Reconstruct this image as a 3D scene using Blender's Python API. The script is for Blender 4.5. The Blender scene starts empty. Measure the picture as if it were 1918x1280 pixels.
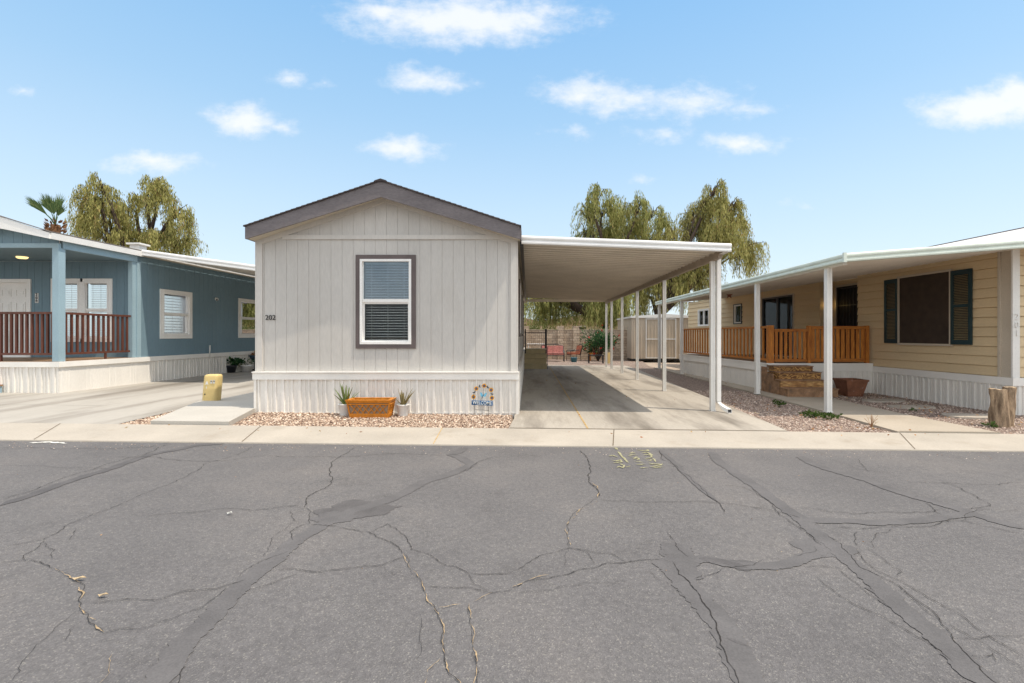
import bpy, math, random
from mathutils import Vector, Matrix, noise as mnoise
random.seed(7)
C = bpy.context.scene.collection
V = Vector
F_PX, CX, CY, HC = 900.0, 989.0, 627.0, 1.47
def gz(x):                       # the lots fall gently to the right
    return -0.011 * max(-14.0, min(14.0, x))
def G(px, py):                   # a measured point of the ground
    Y = HC * F_PX / ((py - CY) - 0.011 * (px - CX))
    return (px - CX) * Y / F_PX, Y
def P(px, py, Y):                # a measured point at depth Y
    return V(((px - CX) * Y / F_PX, Y, HC - (py - CY) * Y / F_PX))

# ------------------------------------------------------------------ materials
def nodes_of(name):
    m = bpy.data.materials.new(name); m.use_nodes = True
    nt = m.node_tree; nt.nodes.clear()
    out = nt.nodes.new('ShaderNodeOutputMaterial')
    return m, nt, out
def N(nt, typ, **kw):
    n = nt.nodes.new(typ)
    for k, v in kw.items():
        if k.startswith('i_'):
            key = k[2:]
            n.inputs[int(key) if key.isdigit() else key.replace('_', ' ')].default_value = v
        else: setattr(n, k, v)
    return n
def ramp(nt, fac, stops):
    r = nt.nodes.new('ShaderNodeValToRGB')
    el = r.color_ramp.elements
    while len(el) < len(stops): el.new(0.5)
    for e, (p, c) in zip(el, stops):
        e.position = p; e.color = (c[0], c[1], c[2], 1)
    nt.links.new(fac, r.inputs[0]); return r.outputs[0]
def coords(nt, stretch=(1, 1, 1)):
    g = nt.nodes.new('ShaderNodeNewGeometry')
    mp = N(nt, 'ShaderNodeMapping'); mp.inputs['Scale'].default_value = stretch
    nt.links.new(g.outputs['Position'], mp.inputs[0]); return mp.outputs[0], g
def mixc(nt, fac, a, b, mode='MIX'):
    n = nt.nodes.new('ShaderNodeMix'); n.data_type = 'RGBA'; n.blend_type = mode
    if isinstance(fac, float): n.inputs[0].default_value = fac
    else: nt.links.new(fac, n.inputs[0])
    for i, c in ((6, a), (7, b)):
        if isinstance(c, tuple): n.inputs[i].default_value = (c[0], c[1], c[2], 1)
        else: nt.links.new(c, n.inputs[i])
    return n.outputs[2]
def mat(name, col, rough=0.6, var=0.12, scale=3.0, fine=60.0, fvar=0.08, bump=0.0, bscale=80.0,
        metal=0.0, spec=0.4, stretch=(1, 1, 1), dirt=None, dirt_scale=2.0, dirt_lo=0.55, island=0.0):
    m, nt, out = nodes_of(name)
    co, g = coords(nt, stretch)
    b = N(nt, 'ShaderNodeBsdfPrincipled'); b.inputs['Roughness'].default_value = rough
    b.inputs['Metallic'].default_value = metal; b.inputs['Specular IOR Level'].default_value = spec
    n1 = N(nt, 'ShaderNodeTexNoise', i_Scale=scale, i_Detail=5.0); nt.links.new(co, n1.inputs['Vector'])
    n2 = N(nt, 'ShaderNodeTexNoise', i_Scale=fine, i_Detail=3.0); nt.links.new(co, n2.inputs['Vector'])
    lo = tuple(c * (1 - var) for c in col); hi = tuple(c * (1 + var) for c in col)
    c1 = ramp(nt, n1.outputs[0], [(0.3, lo), (0.7, hi)])
    c2 = ramp(nt, n2.outputs[0], [(0.3, (1 - fvar,) * 3), (0.7, (1 + fvar,) * 3)])
    c = mixc(nt, 1.0, c1, c2, 'MULTIPLY')
    if island:
        ri = ramp(nt, g.outputs['Random Per Island'], [(0, (1 - island,) * 3), (1, (1 + island,) * 3)])
        c = mixc(nt, 1.0, c, ri, 'MULTIPLY')
    if dirt:
        n3 = N(nt, 'ShaderNodeTexNoise', i_Scale=dirt_scale, i_Detail=8.0, i_Roughness=0.65); nt.links.new(co, n3.inputs['Vector'])
        f = ramp(nt, n3.outputs[0], [(dirt_lo, (0, 0, 0)), (min(dirt_lo + 0.22, 1), (1, 1, 1))])
        c = mixc(nt, f, c, dirt)
    nt.links.new(c, b.inputs['Base Color'])
    if bump:
        n4 = N(nt, 'ShaderNodeTexNoise', i_Scale=bscale, i_Detail=4.0); nt.links.new(co, n4.inputs['Vector'])
        bp = N(nt, 'ShaderNodeBump', i_Strength=bump, i_Distance=0.01); nt.links.new(n4.outputs[0], bp.inputs['Height'])
        nt.links.new(bp.outputs[0], b.inputs['Normal'])
    nt.links.new(b.outputs[0], out.inputs[0])
    return m
def asphalt_mat():
    m, nt, out = nodes_of('asphalt'); co, g = coords(nt)
    b = N(nt, 'ShaderNodeBsdfPrincipled', i_Roughness=0.85)
    v = N(nt, 'ShaderNodeTexVoronoi', i_Scale=150.0); nt.links.new(co, v.inputs['Vector'])
    sep = N(nt, 'ShaderNodeSeparateColor'); nt.links.new(v.outputs['Color'], sep.inputs[0])
    c1 = ramp(nt, sep.outputs[0], [(0.0, (.107, .099, .097)), (.6, (.123, .115, .112)), (.9, (.139, .130, .126)), (1.0, (.21, .195, .175))])
    n1 = N(nt, 'ShaderNodeTexNoise', i_Scale=0.7, i_Detail=7.0, i_Roughness=0.62); nt.links.new(co, n1.inputs['Vector'])
    c2 = ramp(nt, n1.outputs[0], [(0.28, (.80, .80, .81)), (0.5, (1, 1, 1)), (0.72, (1.22, 1.19, 1.15))])
    n5 = N(nt, 'ShaderNodeTexNoise', i_Scale=1.9, i_Detail=9.0, i_Roughness=.7, i_Distortion=.6); nt.links.new(co, n5.inputs['Vector'])
    c2 = mixc(nt, 1.0, c2, ramp(nt, n5.outputs[0], [(.30, (.84, .835, .83)), (.42, (1, 1, 1)), (.62, (1, 1, 1)), (.74, (1.14, 1.12, 1.09))]), 'MULTIPLY')
    n2 = N(nt, 'ShaderNodeTexNoise', i_Scale=30.0, i_Detail=5.0); nt.links.new(co, n2.inputs['Vector'])
    c3 = ramp(nt, n2.outputs[0], [(0.32, (.87, .87, .87)), (0.68, (1.12, 1.12, 1.12))])
    c = mixc(nt, 1.0, mixc(nt, 1.0, c1, c2, 'MULTIPLY'), c3, 'MULTIPLY')
    nt.links.new(c, b.inputs['Base Color'])
    add = N(nt, 'ShaderNodeMath', operation='ADD'); nt.links.new(v.outputs['Distance'], add.inputs[0]); nt.links.new(n2.outputs[0], add.inputs[1])
    bp = N(nt, 'ShaderNodeBump', i_Strength=0.55, i_Distance=0.006); nt.links.new(add.outputs[0], bp.inputs['Height'])
    nt.links.new(bp.outputs[0], b.inputs['Normal']); nt.links.new(b.outputs[0], out.inputs[0]); return m
def pebble_mat(name, stops, voronoi=False, scale=38.0):
    m, nt, out = nodes_of(name); co, g = coords(nt)
    b = N(nt, 'ShaderNodeBsdfPrincipled', i_Roughness=0.85)
    if voronoi:
        v = N(nt, 'ShaderNodeTexVoronoi', i_Scale=scale); nt.links.new(co, v.inputs['Vector'])
        sep = N(nt, 'ShaderNodeSeparateColor'); nt.links.new(v.outputs['Color'], sep.inputs[0])
        c = ramp(nt, sep.outputs[0], stops)
        gap = ramp(nt, v.outputs['Distance'], [(0.25, (1, 1, 1)), (0.75, (.45, .42, .4))])
        c = mixc(nt, 1.0, c, gap, 'MULTIPLY')
        bp = N(nt, 'ShaderNodeBump', i_Strength=0.9, i_Distance=0.02, invert=True); nt.links.new(v.outputs['Distance'], bp.inputs['Height'])
        nt.links.new(bp.outputs[0], b.inputs['Normal'])
    else:
        c = ramp(nt, g.outputs['Random Per Island'], stops)
    nt.links.new(c, b.inputs['Base Color']); nt.links.new(b.outputs[0], out.inputs[0]); return m
def leaf_mat(name, stops, trans=0.35):
    m, nt, out = nodes_of(name); co, g = coords(nt)
    c = ramp(nt, g.outputs['Random Per Island'], stops)
    d = N(nt, 'ShaderNodeBsdfDiffuse'); t = N(nt, 'ShaderNodeBsdfTranslucent'); mx = N(nt, 'ShaderNodeMixShader', i_0=trans)
    nt.links.new(c, d.inputs[0]); nt.links.new(c, t.inputs[0])
    nt.links.new(d.outputs[0], mx.inputs[1]); nt.links.new(t.outputs[0], mx.inputs[2]); nt.links.new(mx.outputs[0], out.inputs[0]); return m
def glass_mat(name, tint=(.8, .85, .85), ior=1.9):
    m, nt, out = nodes_of(name)
    t = N(nt, 'ShaderNodeBsdfTransparent'); t.inputs[0].default_value = (*tint, 1)
    gl = N(nt, 'ShaderNodeBsdfGlossy', i_Roughness=0.02); gl.inputs[0].default_value = (.80, .92, 1.0, 1) if ior > 1.6 else (.95, .97, 1, 1); fr = N(nt, 'ShaderNodeFresnel', i_IOR=ior); mx = N(nt, 'ShaderNodeMixShader')
    nt.links.new(fr.outputs[0], mx.inputs[0]); nt.links.new(t.outputs[0], mx.inputs[1]); nt.links.new(gl.outputs[0], mx.inputs[2])
    nt.links.new(mx.outputs[0], out.inputs[0]); return m
def block_mat():
    m, nt, out = nodes_of('block_masonry'); co, g = coords(nt)
    sp = N(nt, 'ShaderNodeSeparateXYZ'); nt.links.new(co, sp.inputs[0]); cb = N(nt, 'ShaderNodeCombineXYZ')
    nt.links.new(sp.outputs[0], cb.inputs[0]); nt.links.new(sp.outputs[2], cb.inputs[1])
    br = N(nt, 'ShaderNodeTexBrick', i_Scale=1.0); br.inputs['Brick Width'].default_value = .42; br.inputs['Row Height'].default_value = .155
    br.inputs['Mortar Size'].default_value = .008
    br.inputs['Color1'].default_value = (.38, .285, .20, 1); br.inputs['Color2'].default_value = (.52, .41, .30, 1); br.inputs['Mortar'].default_value = (.17, .13, .1, 1)
    nt.links.new(cb.outputs[0], br.inputs['Vector'])
    n = N(nt, 'ShaderNodeTexNoise', i_Scale=14.0, i_Detail=6.0); nt.links.new(co, n.inputs['Vector'])
    c2 = ramp(nt, n.outputs[0], [(.3, (.75, .75, .75)), (.7, (1.2, 1.2, 1.2))])
    b = N(nt, 'ShaderNodeBsdfPrincipled', i_Roughness=0.9); nt.links.new(mixc(nt, 1.0, br.outputs[0], c2, 'MULTIPLY'), b.inputs['Base Color'])
    bp = N(nt, 'ShaderNodeBump', i_Strength=0.8, i_Distance=0.02, invert=True); nt.links.new(br.outputs['Fac'], bp.inputs['Height'])
    nt.links.new(bp.outputs[0], b.inputs['Normal']); nt.links.new(b.outputs[0], out.inputs[0]); return m
def wood_mat(name, a, b_, stretch, scale=6.0, rough=.65):
    m, nt, out = nodes_of(name); co, g = coords(nt, stretch)
    n = N(nt, 'ShaderNodeTexNoise', i_Scale=scale, i_Detail=6.0, i_Roughness=.6, i_Distortion=1.2); nt.links.new(co, n.inputs['Vector'])
    c = ramp(nt, n.outputs[0], [(.3, a), (.52, tuple((x + y) / 2 for x, y in zip(a, b_))), (.7, b_)])
    ri = ramp(nt, g.outputs['Random Per Island'], [(0, (.78,) * 3), (1, (1.22,) * 3)])
    b = N(nt, 'ShaderNodeBsdfPrincipled', i_Roughness=rough); nt.links.new(mixc(nt, 1.0, c, ri, 'MULTIPLY'), b.inputs['Base Color'])
    bp = N(nt, 'ShaderNodeBump', i_Strength=0.3, i_Distance=0.004); nt.links.new(n.outputs[0], bp.inputs['Height'])
    nt.links.new(bp.outputs[0], b.inputs['Normal']); nt.links.new(b.outputs[0], out.inputs[0]); return m
def plywood_mat(name, a, b_, sc):
    m, nt, out = nodes_of(name); co, g = coords(nt, (1, 1, 2.6))
    n = N(nt, 'ShaderNodeTexNoise', i_Scale=3.2, i_Detail=1.5); nt.links.new(co, n.inputs['Vector'])
    mu = N(nt, 'ShaderNodeMath', operation='MULTIPLY'); mu.inputs[1].default_value = sc; nt.links.new(n.outputs[0], mu.inputs[0])
    si = N(nt, 'ShaderNodeMath', operation='SINE'); nt.links.new(mu.outputs[0], si.inputs[0])
    mr = N(nt, 'ShaderNodeMapRange'); mr.inputs[1].default_value = -1; nt.links.new(si.outputs[0], mr.inputs[0])
    c = ramp(nt, mr.outputs[0], [(.15, a), (.75, b_)])
    n2 = N(nt, 'ShaderNodeTexNoise', i_Scale=9.0, i_Detail=6.0); nt.links.new(co, n2.inputs['Vector'])
    c2 = ramp(nt, n2.outputs[0], [(.35, (.6, .58, .56)), (.65, (1.1, 1.1, 1.1))])
    b = N(nt, 'ShaderNodeBsdfPrincipled', i_Roughness=0.7); nt.links.new(mixc(nt, 1.0, c, c2, 'MULTIPLY'), b.inputs['Base Color'])
    nt.links.new(b.outputs[0], out.inputs[0]); return m
def emit_mat(name, col, s):
    m, nt, out = nodes_of(name); e = N(nt, 'ShaderNodeEmission', i_Strength=s); e.inputs[0].default_value = (*col, 1)
    nt.links.new(e.outputs[0], out.inputs[0]); return m

CONC = dict(rough=.85, bump=.25, bscale=140)
M = dict(
 asphalt=asphalt_mat(),
 seal=mat('crack_sealant', (.106, .099, .097), .8, .14, 5, 90, .12, .2, 90),
 seal_dark=mat('sealant_dark', (.090, .083, .081), .75, .2, 5, 90, .15, .2, 90),
 crack=mat('crack_dark', (.028, .024, .021), .95, .3, 8),
 crack_gold=mat('crack_filled_with_litter', (.34, .245, .14), .95, .3, 40, 90, .3),
 spray=mat('yellow_spray_paint', (.30, .28, .165), .8, .2, 40, 120, .25),
 kerb=mat('kerb_concrete', (.40, .355, .295), var=.10, scale=1.2, fine=45, fvar=.07, dirt=(.30, .25, .19), dirt_scale=1.4, dirt_lo=.56, **CONC),
 drive=mat('driveway_concrete', (.385, .345, .29), var=.1, scale=.9, fine=40, fvar=.07, dirt=(.165, .142, .115), dirt_scale=1.2, dirt_lo=.46, stretch=(1, .16, 1), **CONC),
 drive_left=mat('driveway_concrete_streaked', (.385, .355, .31), var=.07, scale=.9, fine=40, fvar=.06, dirt=(.165, .142, .115), dirt_scale=1.1, dirt_lo=.47, stretch=(1.0, .12, 1), **CONC),
 path=mat('path_concrete', (.45, .42, .37), var=.06, scale=1.5, fine=45, fvar=.06, dirt=(.38, .34, .28), dirt_scale=1.2, dirt_lo=.62, **CONC),
 walk=mat('walkway_concrete', (.395, .34, .27), var=.08, scale=1.2, fine=45, fvar=.07, dirt=(.32, .26, .195), dirt_scale=1.1, dirt_lo=.56, **CONC),
 joint=mat('joint_filler', (.13, .095, .06), .95, .3, 20),
 joint_wood=mat('joint_wood_strip', (.45, .30, .12), .95, .3, 20),
 earth=mat('desert_ground', (.36, .285, .22), .95, .15, .8, 50, .2, .5, 60),
 gravel_bed=pebble_mat('gravel_bed', [(0, (0.188, 0.126, 0.091)), (.4, (0.323, 0.226, 0.169)), (.75, (0.450, 0.336, 0.251)), (1, (0.574, 0.467, 0.371))], True, 40),
 gravel_dark=pebble_mat('gravel_bed_worn', [(0, (0.205, 0.145, 0.118)), (.5, (0.348, 0.261, 0.212)), (1, (0.493, 0.396, 0.326))], True, 46),
 pebble=pebble_mat('pebbles', [(0, (0.142, 0.090, 0.063)), (.22, (0.298, 0.196, 0.138)), (.55, (0.469, 0.337, 0.244)), (.85, (0.613, 0.481, 0.366)), (1, (0.791, 0.685, 0.562))]),
 pebble_dull=pebble_mat('pebbles_dull', [(0, (0.190, 0.125, 0.098)), (.4, (0.372, 0.269, 0.214)), (.8, (0.544, 0.424, 0.342)), (1, (0.734, 0.625, 0.528))]),
 grey_wall=mat('greige_siding', (.51, .485, .447), .75, .05, 1.1, 30, .04, .3, 70, stretch=(1, 1, .25), dirt=(.465, .437, .395), dirt_scale=1.6, dirt_lo=.56),
 grey_trim=mat('greige_trim', (.555, .525, .48), .7, .05, 2, 40, .04, .2, 70, stretch=(1, 1, .3)),
 soffit=mat('soffit_beige', (.52, .47, .38), .75, .06, 2),
 fascia=mat('taupe_fascia', (.165, .145, .145), .7, .12, 3, 40, .14, .35, 40, stretch=(.5, 1, 2)),
 taupe=mat('taupe_window_casing', (.12, .095, .09), .7, .1, 4, 50, .1, .2, 60),
 shingle=mat('dark_shingle', (.05, .04, .04), .95, .25, 6, 60, .3, .6, 40),
 shingle_grey=mat('grey_brown_shingle', (.17, .15, .135), .95, .25, 6, 60, .3, .6, 40),
 skirt=mat('white_skirting', (.76, .725, .665), .5, .07, 2.0, 50, .04, .1, 60, dirt=(.60, .55, .47), dirt_scale=2.2, dirt_lo=.63, stretch=(1, 1, .35)),
 skirt_trim=mat('white_skirt_trim', (.80, .77, .715), .45, .05, 2, 50, .03),
 white=mat('white_vinyl', (.80, .78, .74), .4, .04, 3),
 white_al=mat('white_aluminium', (.74, .72, .675), .4, .06, 2, 40, .04, dirt=(.55, .49, .40), dirt_scale=2.0, dirt_lo=.66),
 gutter=mat('white_gutter', (.80, .79, .76), .35, .06, 2, 40, .03),
 mint=mat('mint_white_fascia', (.64, .69, .60), .45, .09, 2.5, 40, .05, dirt=(.5, .5, .42), dirt_scale=2, dirt_lo=.64),
 pan=mat('carport_pan', (.80, .745, .655), .45, .06, 1.0, 30, .03),
 pan_seam=mat('pan_seam', (.58, .52, .435), .5, .1, 1.0, 30, .05),
 pan_grey=mat('awning_pan', (.72, .66, .575), .5, .07, 1.0, 30, .04),
 beam=mat('beam_tan', (.32, .26, .20), .6, .1, 3),
 black=mat('black_paint', (.02, .02, .022), .4, .1, 4),
 text_dark=mat('numeral_black', (.02, .018, .018), .5, .05, 4),
 blue_wall=mat('blue_siding', (.162, .245, .29), .75, .05, 1.2, 30, .05, .3, 70, stretch=(1, 1, .25)),
 blue_trim=mat('blue_trim', (.285, .395, .445), .7, .05, 2, 40, .05, .2, 70),
 rail_red=mat('rail_redwood', (.115, .038, .022), .55, .22, 5, 60, .15, stretch=(3, 3, .7)),
 deck_wood=wood_mat('porch_plank', (.22, .12, .06), (.38, .23, .12), (1, 6, 6)),
 red_wood=wood_mat('stained_cedar', (.30, .085, .010), (.62, .235, .03), (3, 3, .5), 5),
 red_rail=wood_mat('stained_cedar_rail', (.27, .08, .010), (.55, .20, .025), (.6, .6, 5), 5),
 ply_fig=plywood_mat('figured_plywood', (.16, .065, .02), (.55, .30, .09), 55),
 ply=plywood_mat('weathered_plywood', (.36, .18, .06), (.53, .31, .115), 22),
 ply_dark=mat('weathered_grey_plywood', (.27, .155, .085), .9, .35, 7, 60, .2, .4, 40, dirt=(.10, .085, .075), dirt_scale=5, dirt_lo=.55),
 tan_lap=mat('tan_lap_siding', (.65, .505, .31), .75, .05, 1.4, 40, .05, .15, 60, stretch=(.4, .4, 2)),
 tan_pale=mat('tan_corner_trim', (.50, .43, .34), .75, .05, 2),
 door_brown=mat('brown_screen_mesh', (.045, .03, .021), .8, .2, 6, 200, .15),
 green_dark=mat('shutter_green', (.011, .036, .042), .45, .15, 4),
 louver=mat('louver_tan', (.21, .17, .095), .6, .1, 5),
 dark_in=mat('dark_interior', (.02, .02, .022), .9, .2, 3),
 curtain=mat('curtain_cloth', (.42, .42, .36), .9, .2, 4, 20, .15, stretch=(8, 8, .3)),
 blind=mat('blind_slat', (.76, .75, .71), .5, .05, 4),
 glass=glass_mat('window_glass', (.85, .87, .87), 1.26), glass_tint=glass_mat('window_glass_reflective', (.85, .9, .94), 1.8),
 roof_white=mat('white_coated_roof', (.62, .60, .56), .6, .06, 1.0),
 terracotta=mat('weathered_terracotta', (.21, .085, .045), .85, .25, 6, 60, .2, .3, 40, dirt=(.42, .35, .31), dirt_scale=7, dirt_lo=.63),
 pot_white=mat('white_pot', (.72, .70, .66), .5, .06, 6, 60, .04),
 basket=mat('honey_wicker', (.56, .195, .014), .55, .2, 12, 120, .25, .4, 120),
 basket_in=mat('basket_liner', (.34, .24, .16), .9, .1, 5),
 aloe=leaf_mat('aloe_leaf', [(0, (.09, .16, .06)), (.5, (.18, .25, .09)), (.8, (.30, .31, .11)), (1, (.42, .34, .13))], .15),
 aloe_brown=leaf_mat('aloe_leaf_dry', [(0, (.12, .13, .05)), (.5, (.22, .19, .09)), (1, (.34, .22, .12))], .15),
 yellow_box=mat('faded_yellow_plastic', (.64, .48, .20), .6, .06, 3, 50, .04, dirt=(.42, .29, .09), dirt_scale=4, dirt_lo=.6),
 sticker=mat('pale_sticker', (.68, .66, .60), .5, .1, 20),
 petal=mat('sunflower_petal', (.72, .33, .02), .5, .25, 30),
 flower_eye=mat('flower_eye_dark', (.03, .018, .012), .5, .1, 9),
 flower_blue=mat('flower_blue_bead', (.09, .18, .5), .3, .1, 9),
 navy=mat('navy_leaf', (.015, .035, .065), .4, .2, 9),
 fly_blue=mat('butterfly_blue', (.16, .45, .62), .4, .3, 30),
 sign_blue=mat('sign_blue', (.012, .11, .28), .4, .25, 12),
 sign_letter=mat('sign_letter', (.72, .74, .70), .5, .08, 9),
 wire=mat('brown_wire', (.10, .065, .045), .6, .1, 9),
 stump=mat('dead_wood', (.33, .235, .15), .95, .3, 5, 40, .25, .8, 18, stretch=(4, 4, .6), dirt=(.10, .062, .038), dirt_scale=4, dirt_lo=.47),
 stump_top=mat('cut_wood', (.38, .28, .18), .9, .2, 20),
 slab=mat('stepping_slab', (.40, .35, .29), .9, .15, 4, 50, .12, .4, 70),
 bark=mat('tree_bark', (.055, .038, .028), .95, .3, 6, 40, .3, .6, 20),
 willow=leaf_mat('weeping_leaf', [(0, (.11, .105, .04)), (.25, (.26, .25, .085)), (.6, (.43, .41, .145)), (.9, (.56, .52, .21)), (1, (.40, .25, .12))], .45),
 willow2=leaf_mat('weeping_leaf_green', [(0, (.10, .11, .04)), (.25, (.24, .255, .085)), (.6, (.41, .415, .15)), (.9, (.55, .53, .21)), (1, (.38, .25, .12))], .45),
 mesquite=leaf_mat('thin_leaf', [(0, (.12, .14, .05)), (1, (.26, .27, .11))]),
 palm=leaf_mat('palm_blade', [(0, (0.049, 0.084, 0.035)), (.6, (0.112, 0.175, 0.070)), (1, (0.238, 0.280, 0.112))], .2),
 palm_boot=mat('palm_boot', (.19, .095, .045), .95, .35, 9, 60, .3),
 oleander=leaf_mat('oleander_leaf', [(0, (0.017, 0.049, 0.021)), (.6, (0.042, 0.105, 0.042)), (1, (0.105, 0.182, 0.070))], .2),
 red_bloom=mat('red_bloom', (.45, .03, .02), .6, .2, 9),
 weed=leaf_mat('weed_leaf', [(0, (.035, .07, .02)), (1, (.12, .17, .05))]),
 dry=leaf_mat('dry_leaf', [(0, (.30, .12, .05)), (.6, (.45, .25, .11)), (1, (.6, .48, .3))], .1),
 block=block_mat(), block_cap=mat('block_cap', (.42, .34, .25), .9, .15, 5),
 shed=mat('shed_metal', (.44, .37, .285), .5, .08, 1.2, 30, .05), shed_trim=mat('shed_trim', (.62, .61, .58), .45, .06, 2),
 cushion=mat('red_print_cushion', (.34, .135, .115), .9, .35, 12, 60, .3), cushion_orange=mat('orange_cushion', (.40, .13, .07), .9, .2, 8, 60, .2),
 bucket=mat('blue_bucket', (.045, .16, .22), .45, .1, 5),
 stucco=mat('far_stucco', (.58, .46, .32), .9, .1, 1), far_roof=mat('far_roof', (.36, .25, .17), .9, .2, 2),
 pot_black=mat('black_pot', (.02, .022, .028), .4, .15, 6), teal=mat('dark_blue_bowl', (.02, .05, .08), .3, .2, 6),
 step_wood=mat('entry_step_tan', (.46, .385, .23), .7, .1, 4, 40, .08), lamp=emit_mat('lit_lamp', (1, .70, .30), .9),
 lamp_wall=emit_mat('lit_wall_lamp', (1, .66, .22), 1.6),
 pale_leaf=mat('bleached_leaf', (.50, .38, .23), .8, .2, 30),
 star=mat('rusty_star', (.30, .14, .10), .7, .2, 8),
 tan_step=mat('grey_pedestal_base', (.3, .3, .3)),
)

# ------------------------------------------------------------------ mesh helpers
ORG = {}
class MB:
    def __init__(s): s.v = []; s.f = []; s.mi = []; s.sm = []
    def face(s, pts, mi=0, smooth=False):
        n = len(s.v); s.v += [V(p) for p in pts]; s.f.append(tuple(range(n, n + len(pts)))); s.mi.append(mi); s.sm.append(smooth)
    def grid(s, rows, mi=0, smooth=False, close=False):
        n = len(s.v); w = len(rows[0])
        for r in rows: s.v += [V(p) for p in r]
        for i in range(len(rows) - 1):
            for j in range(w if close else w - 1):
                a = n + i * w + j; b = n + i * w + (j + 1) % w
                s.f.append((a, b, b + w, a + w)); s.mi.append(mi); s.sm.append(smooth)
    def hexa(s, p, mi=0):            # 8 points: bottom ring, top ring
        n = len(s.v); s.v += [V(q) for q in p]
        for f in ((3, 2, 1, 0), (4, 5, 6, 7), (0, 1, 5, 4), (1, 2, 6, 5), (2, 3, 7, 6), (3, 0, 4, 7)):
            s.f.append(tuple(n + i for i in f)); s.mi.append(mi); s.sm.append(False)
    def box(s, x0, x1, y0, y1, z0, z1, mi=0):
        s.hexa([(x0, y0, z0), (x1, y0, z0), (x1, y1, z0), (x0, y1, z0), (x0, y0, z1), (x1, y0, z1), (x1, y1, z1), (x0, y1, z1)], mi)
    def ob(s, F, a0, a1, b0, b1, c0, c1, mi=0):   # box in a wall frame: along, outward, up
        p = lambda a, b, c: F.at(a, b, c)
        s.hexa([p(a0, b0, c0), p(a1, b0, c0), p(a1, b1, c0), p(a0, b1, c0), p(a0, b0, c1), p(a1, b0, c1), p(a1, b1, c1), p(a0, b1, c1)], mi)
    def prism(s, poly, off, mi=0):   # polygon swept by a vector
        poly = [V(p) for p in poly]; off = V(off); n = len(s.v); k = len(poly)
        s.v += poly + [p + off for p in poly]
        s.f.append(tuple(n + i for i in range(k))[::-1]); s.mi.append(mi); s.sm.append(False)
        s.f.append(tuple(n + k + i for i in range(k))); s.mi.append(mi); s.sm.append(False)
        for i in range(k):
            j = (i + 1) % k; s.f.append((n + i, n + j, n + k + j, n + k + i)); s.mi.append(mi); s.sm.append(False)
    def tube(s, pts, rad, seg=6, mi=0, cap=True):
        pts = [V(p) for p in pts]; rows = []
        if not isinstance(rad, (list, tuple)): rad = [rad] * len(pts)
        up = V((0, 0, 1))
        for i, p in enumerate(pts):
            d = (pts[min(i + 1, len(pts) - 1)] - pts[max(i - 1, 0)])
            if d.length < 1e-9: d = V((0, 0, 1))
            d.normalize(); a = d.cross(up)
            if a.length < 0.05: a = d.cross(V((1, 0, 0)))
            a.normalize(); b = d.cross(a)
            rows.append([p + rad[i] * (a * math.cos(2 * math.pi * k / seg) + b * math.sin(2 * math.pi * k / seg)) for k in range(seg)])
        s.grid(rows, mi, True, True)
        if cap: s.face(rows[0][::-1], mi); s.face(rows[-1], mi)
    def lathe(s, c, prof, seg=20, mi=0, sq=0.0, rot=0.0):
        rows = []
        for r, z in prof:
            row = []
            for k in range(seg):
                t = 2 * math.pi * k / seg
                q = 1.0
                if sq: q = 1 + sq * (1 / max(abs(math.cos(t)), abs(math.sin(t))) - 1)
                row.append((c[0] + r * q * math.cos(t + rot), c[1] + r * q * math.sin(t + rot), c[2] + z))
            rows.append(row)
        s.grid(rows, mi, not sq, True)
    def build(s, name, mats, parent=None, org=None):
        o3 = ORG[parent] if parent else (V(org) if org is not None else V((0, 0, 0)))
        me = bpy.data.meshes.new(name)
        me.from_pydata([v - o3 for v in s.v], [], s.f); 
        for m in (mats if isinstance(mats, (list, tuple)) else [mats]): me.materials.append(M[m])
        me.polygons.foreach_set('material_index', s.mi); me.polygons.foreach_set('use_smooth', s.sm); me.update()
        o = bpy.data.objects.new(name, me); C.objects.link(o)
        if parent: o.parent = parent
        else: o.location = o3
        ORG[o] = o3
        return o
def tag(o, label=None, cat=None, group=None, kind=None):
    if label: o['label'] = label
    if cat: o['category'] = cat
    if group: o['group'] = group
    if kind: o['kind'] = kind
    return o
def thing(name, loc, label, cat, group=None):
    o = bpy.data.objects.new(name, None); C.objects.link(o); o.location = loc; o.empty_display_size = .2
    ORG[o] = V(loc); return tag(o, label, cat, group)
def text(name, body, size, loc, m, parent, face='front', align='CENTER', extrude=.004, offset=0.0, tilt=0.0):
    cu = bpy.data.curves.new(name, 'FONT'); cu.body = body; cu.size = size; cu.align_x = align; cu.align_y = 'CENTER'
    cu.extrude = extrude; cu.offset = offset; cu.materials.append(M[m])
    tmp = bpy.data.objects.new(name, cu); C.objects.link(tmp)
    dg = bpy.context.evaluated_depsgraph_get(); me = bpy.data.meshes.new_from_object(tmp.evaluated_get(dg)); bpy.data.objects.remove(tmp)
    o = bpy.data.objects.new(name, me); C.objects.link(o)
    R = Matrix.Rotation(math.radians(90), 4, 'X')
    if face == 'left': R = Matrix.Rotation(math.radians(-90), 4, 'Z') @ R
    if tilt: R = Matrix.Rotation(tilt, 4, 'Y') @ R
    me.transform(R); o.parent = parent; o.location = V(loc) - ORG[parent]; ORG[o] = V(loc)
    return o
class Frame:
    def __init__(s, o, u, n): s.o = V(o); s.u = V(u).normalized(); s.n = V(n).normalized()
    def at(s, a, b, c): return s.o + s.u * a + s.n * b + V((0, 0, c))
def val(c, a): return c(a) if callable(c) else c
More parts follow.
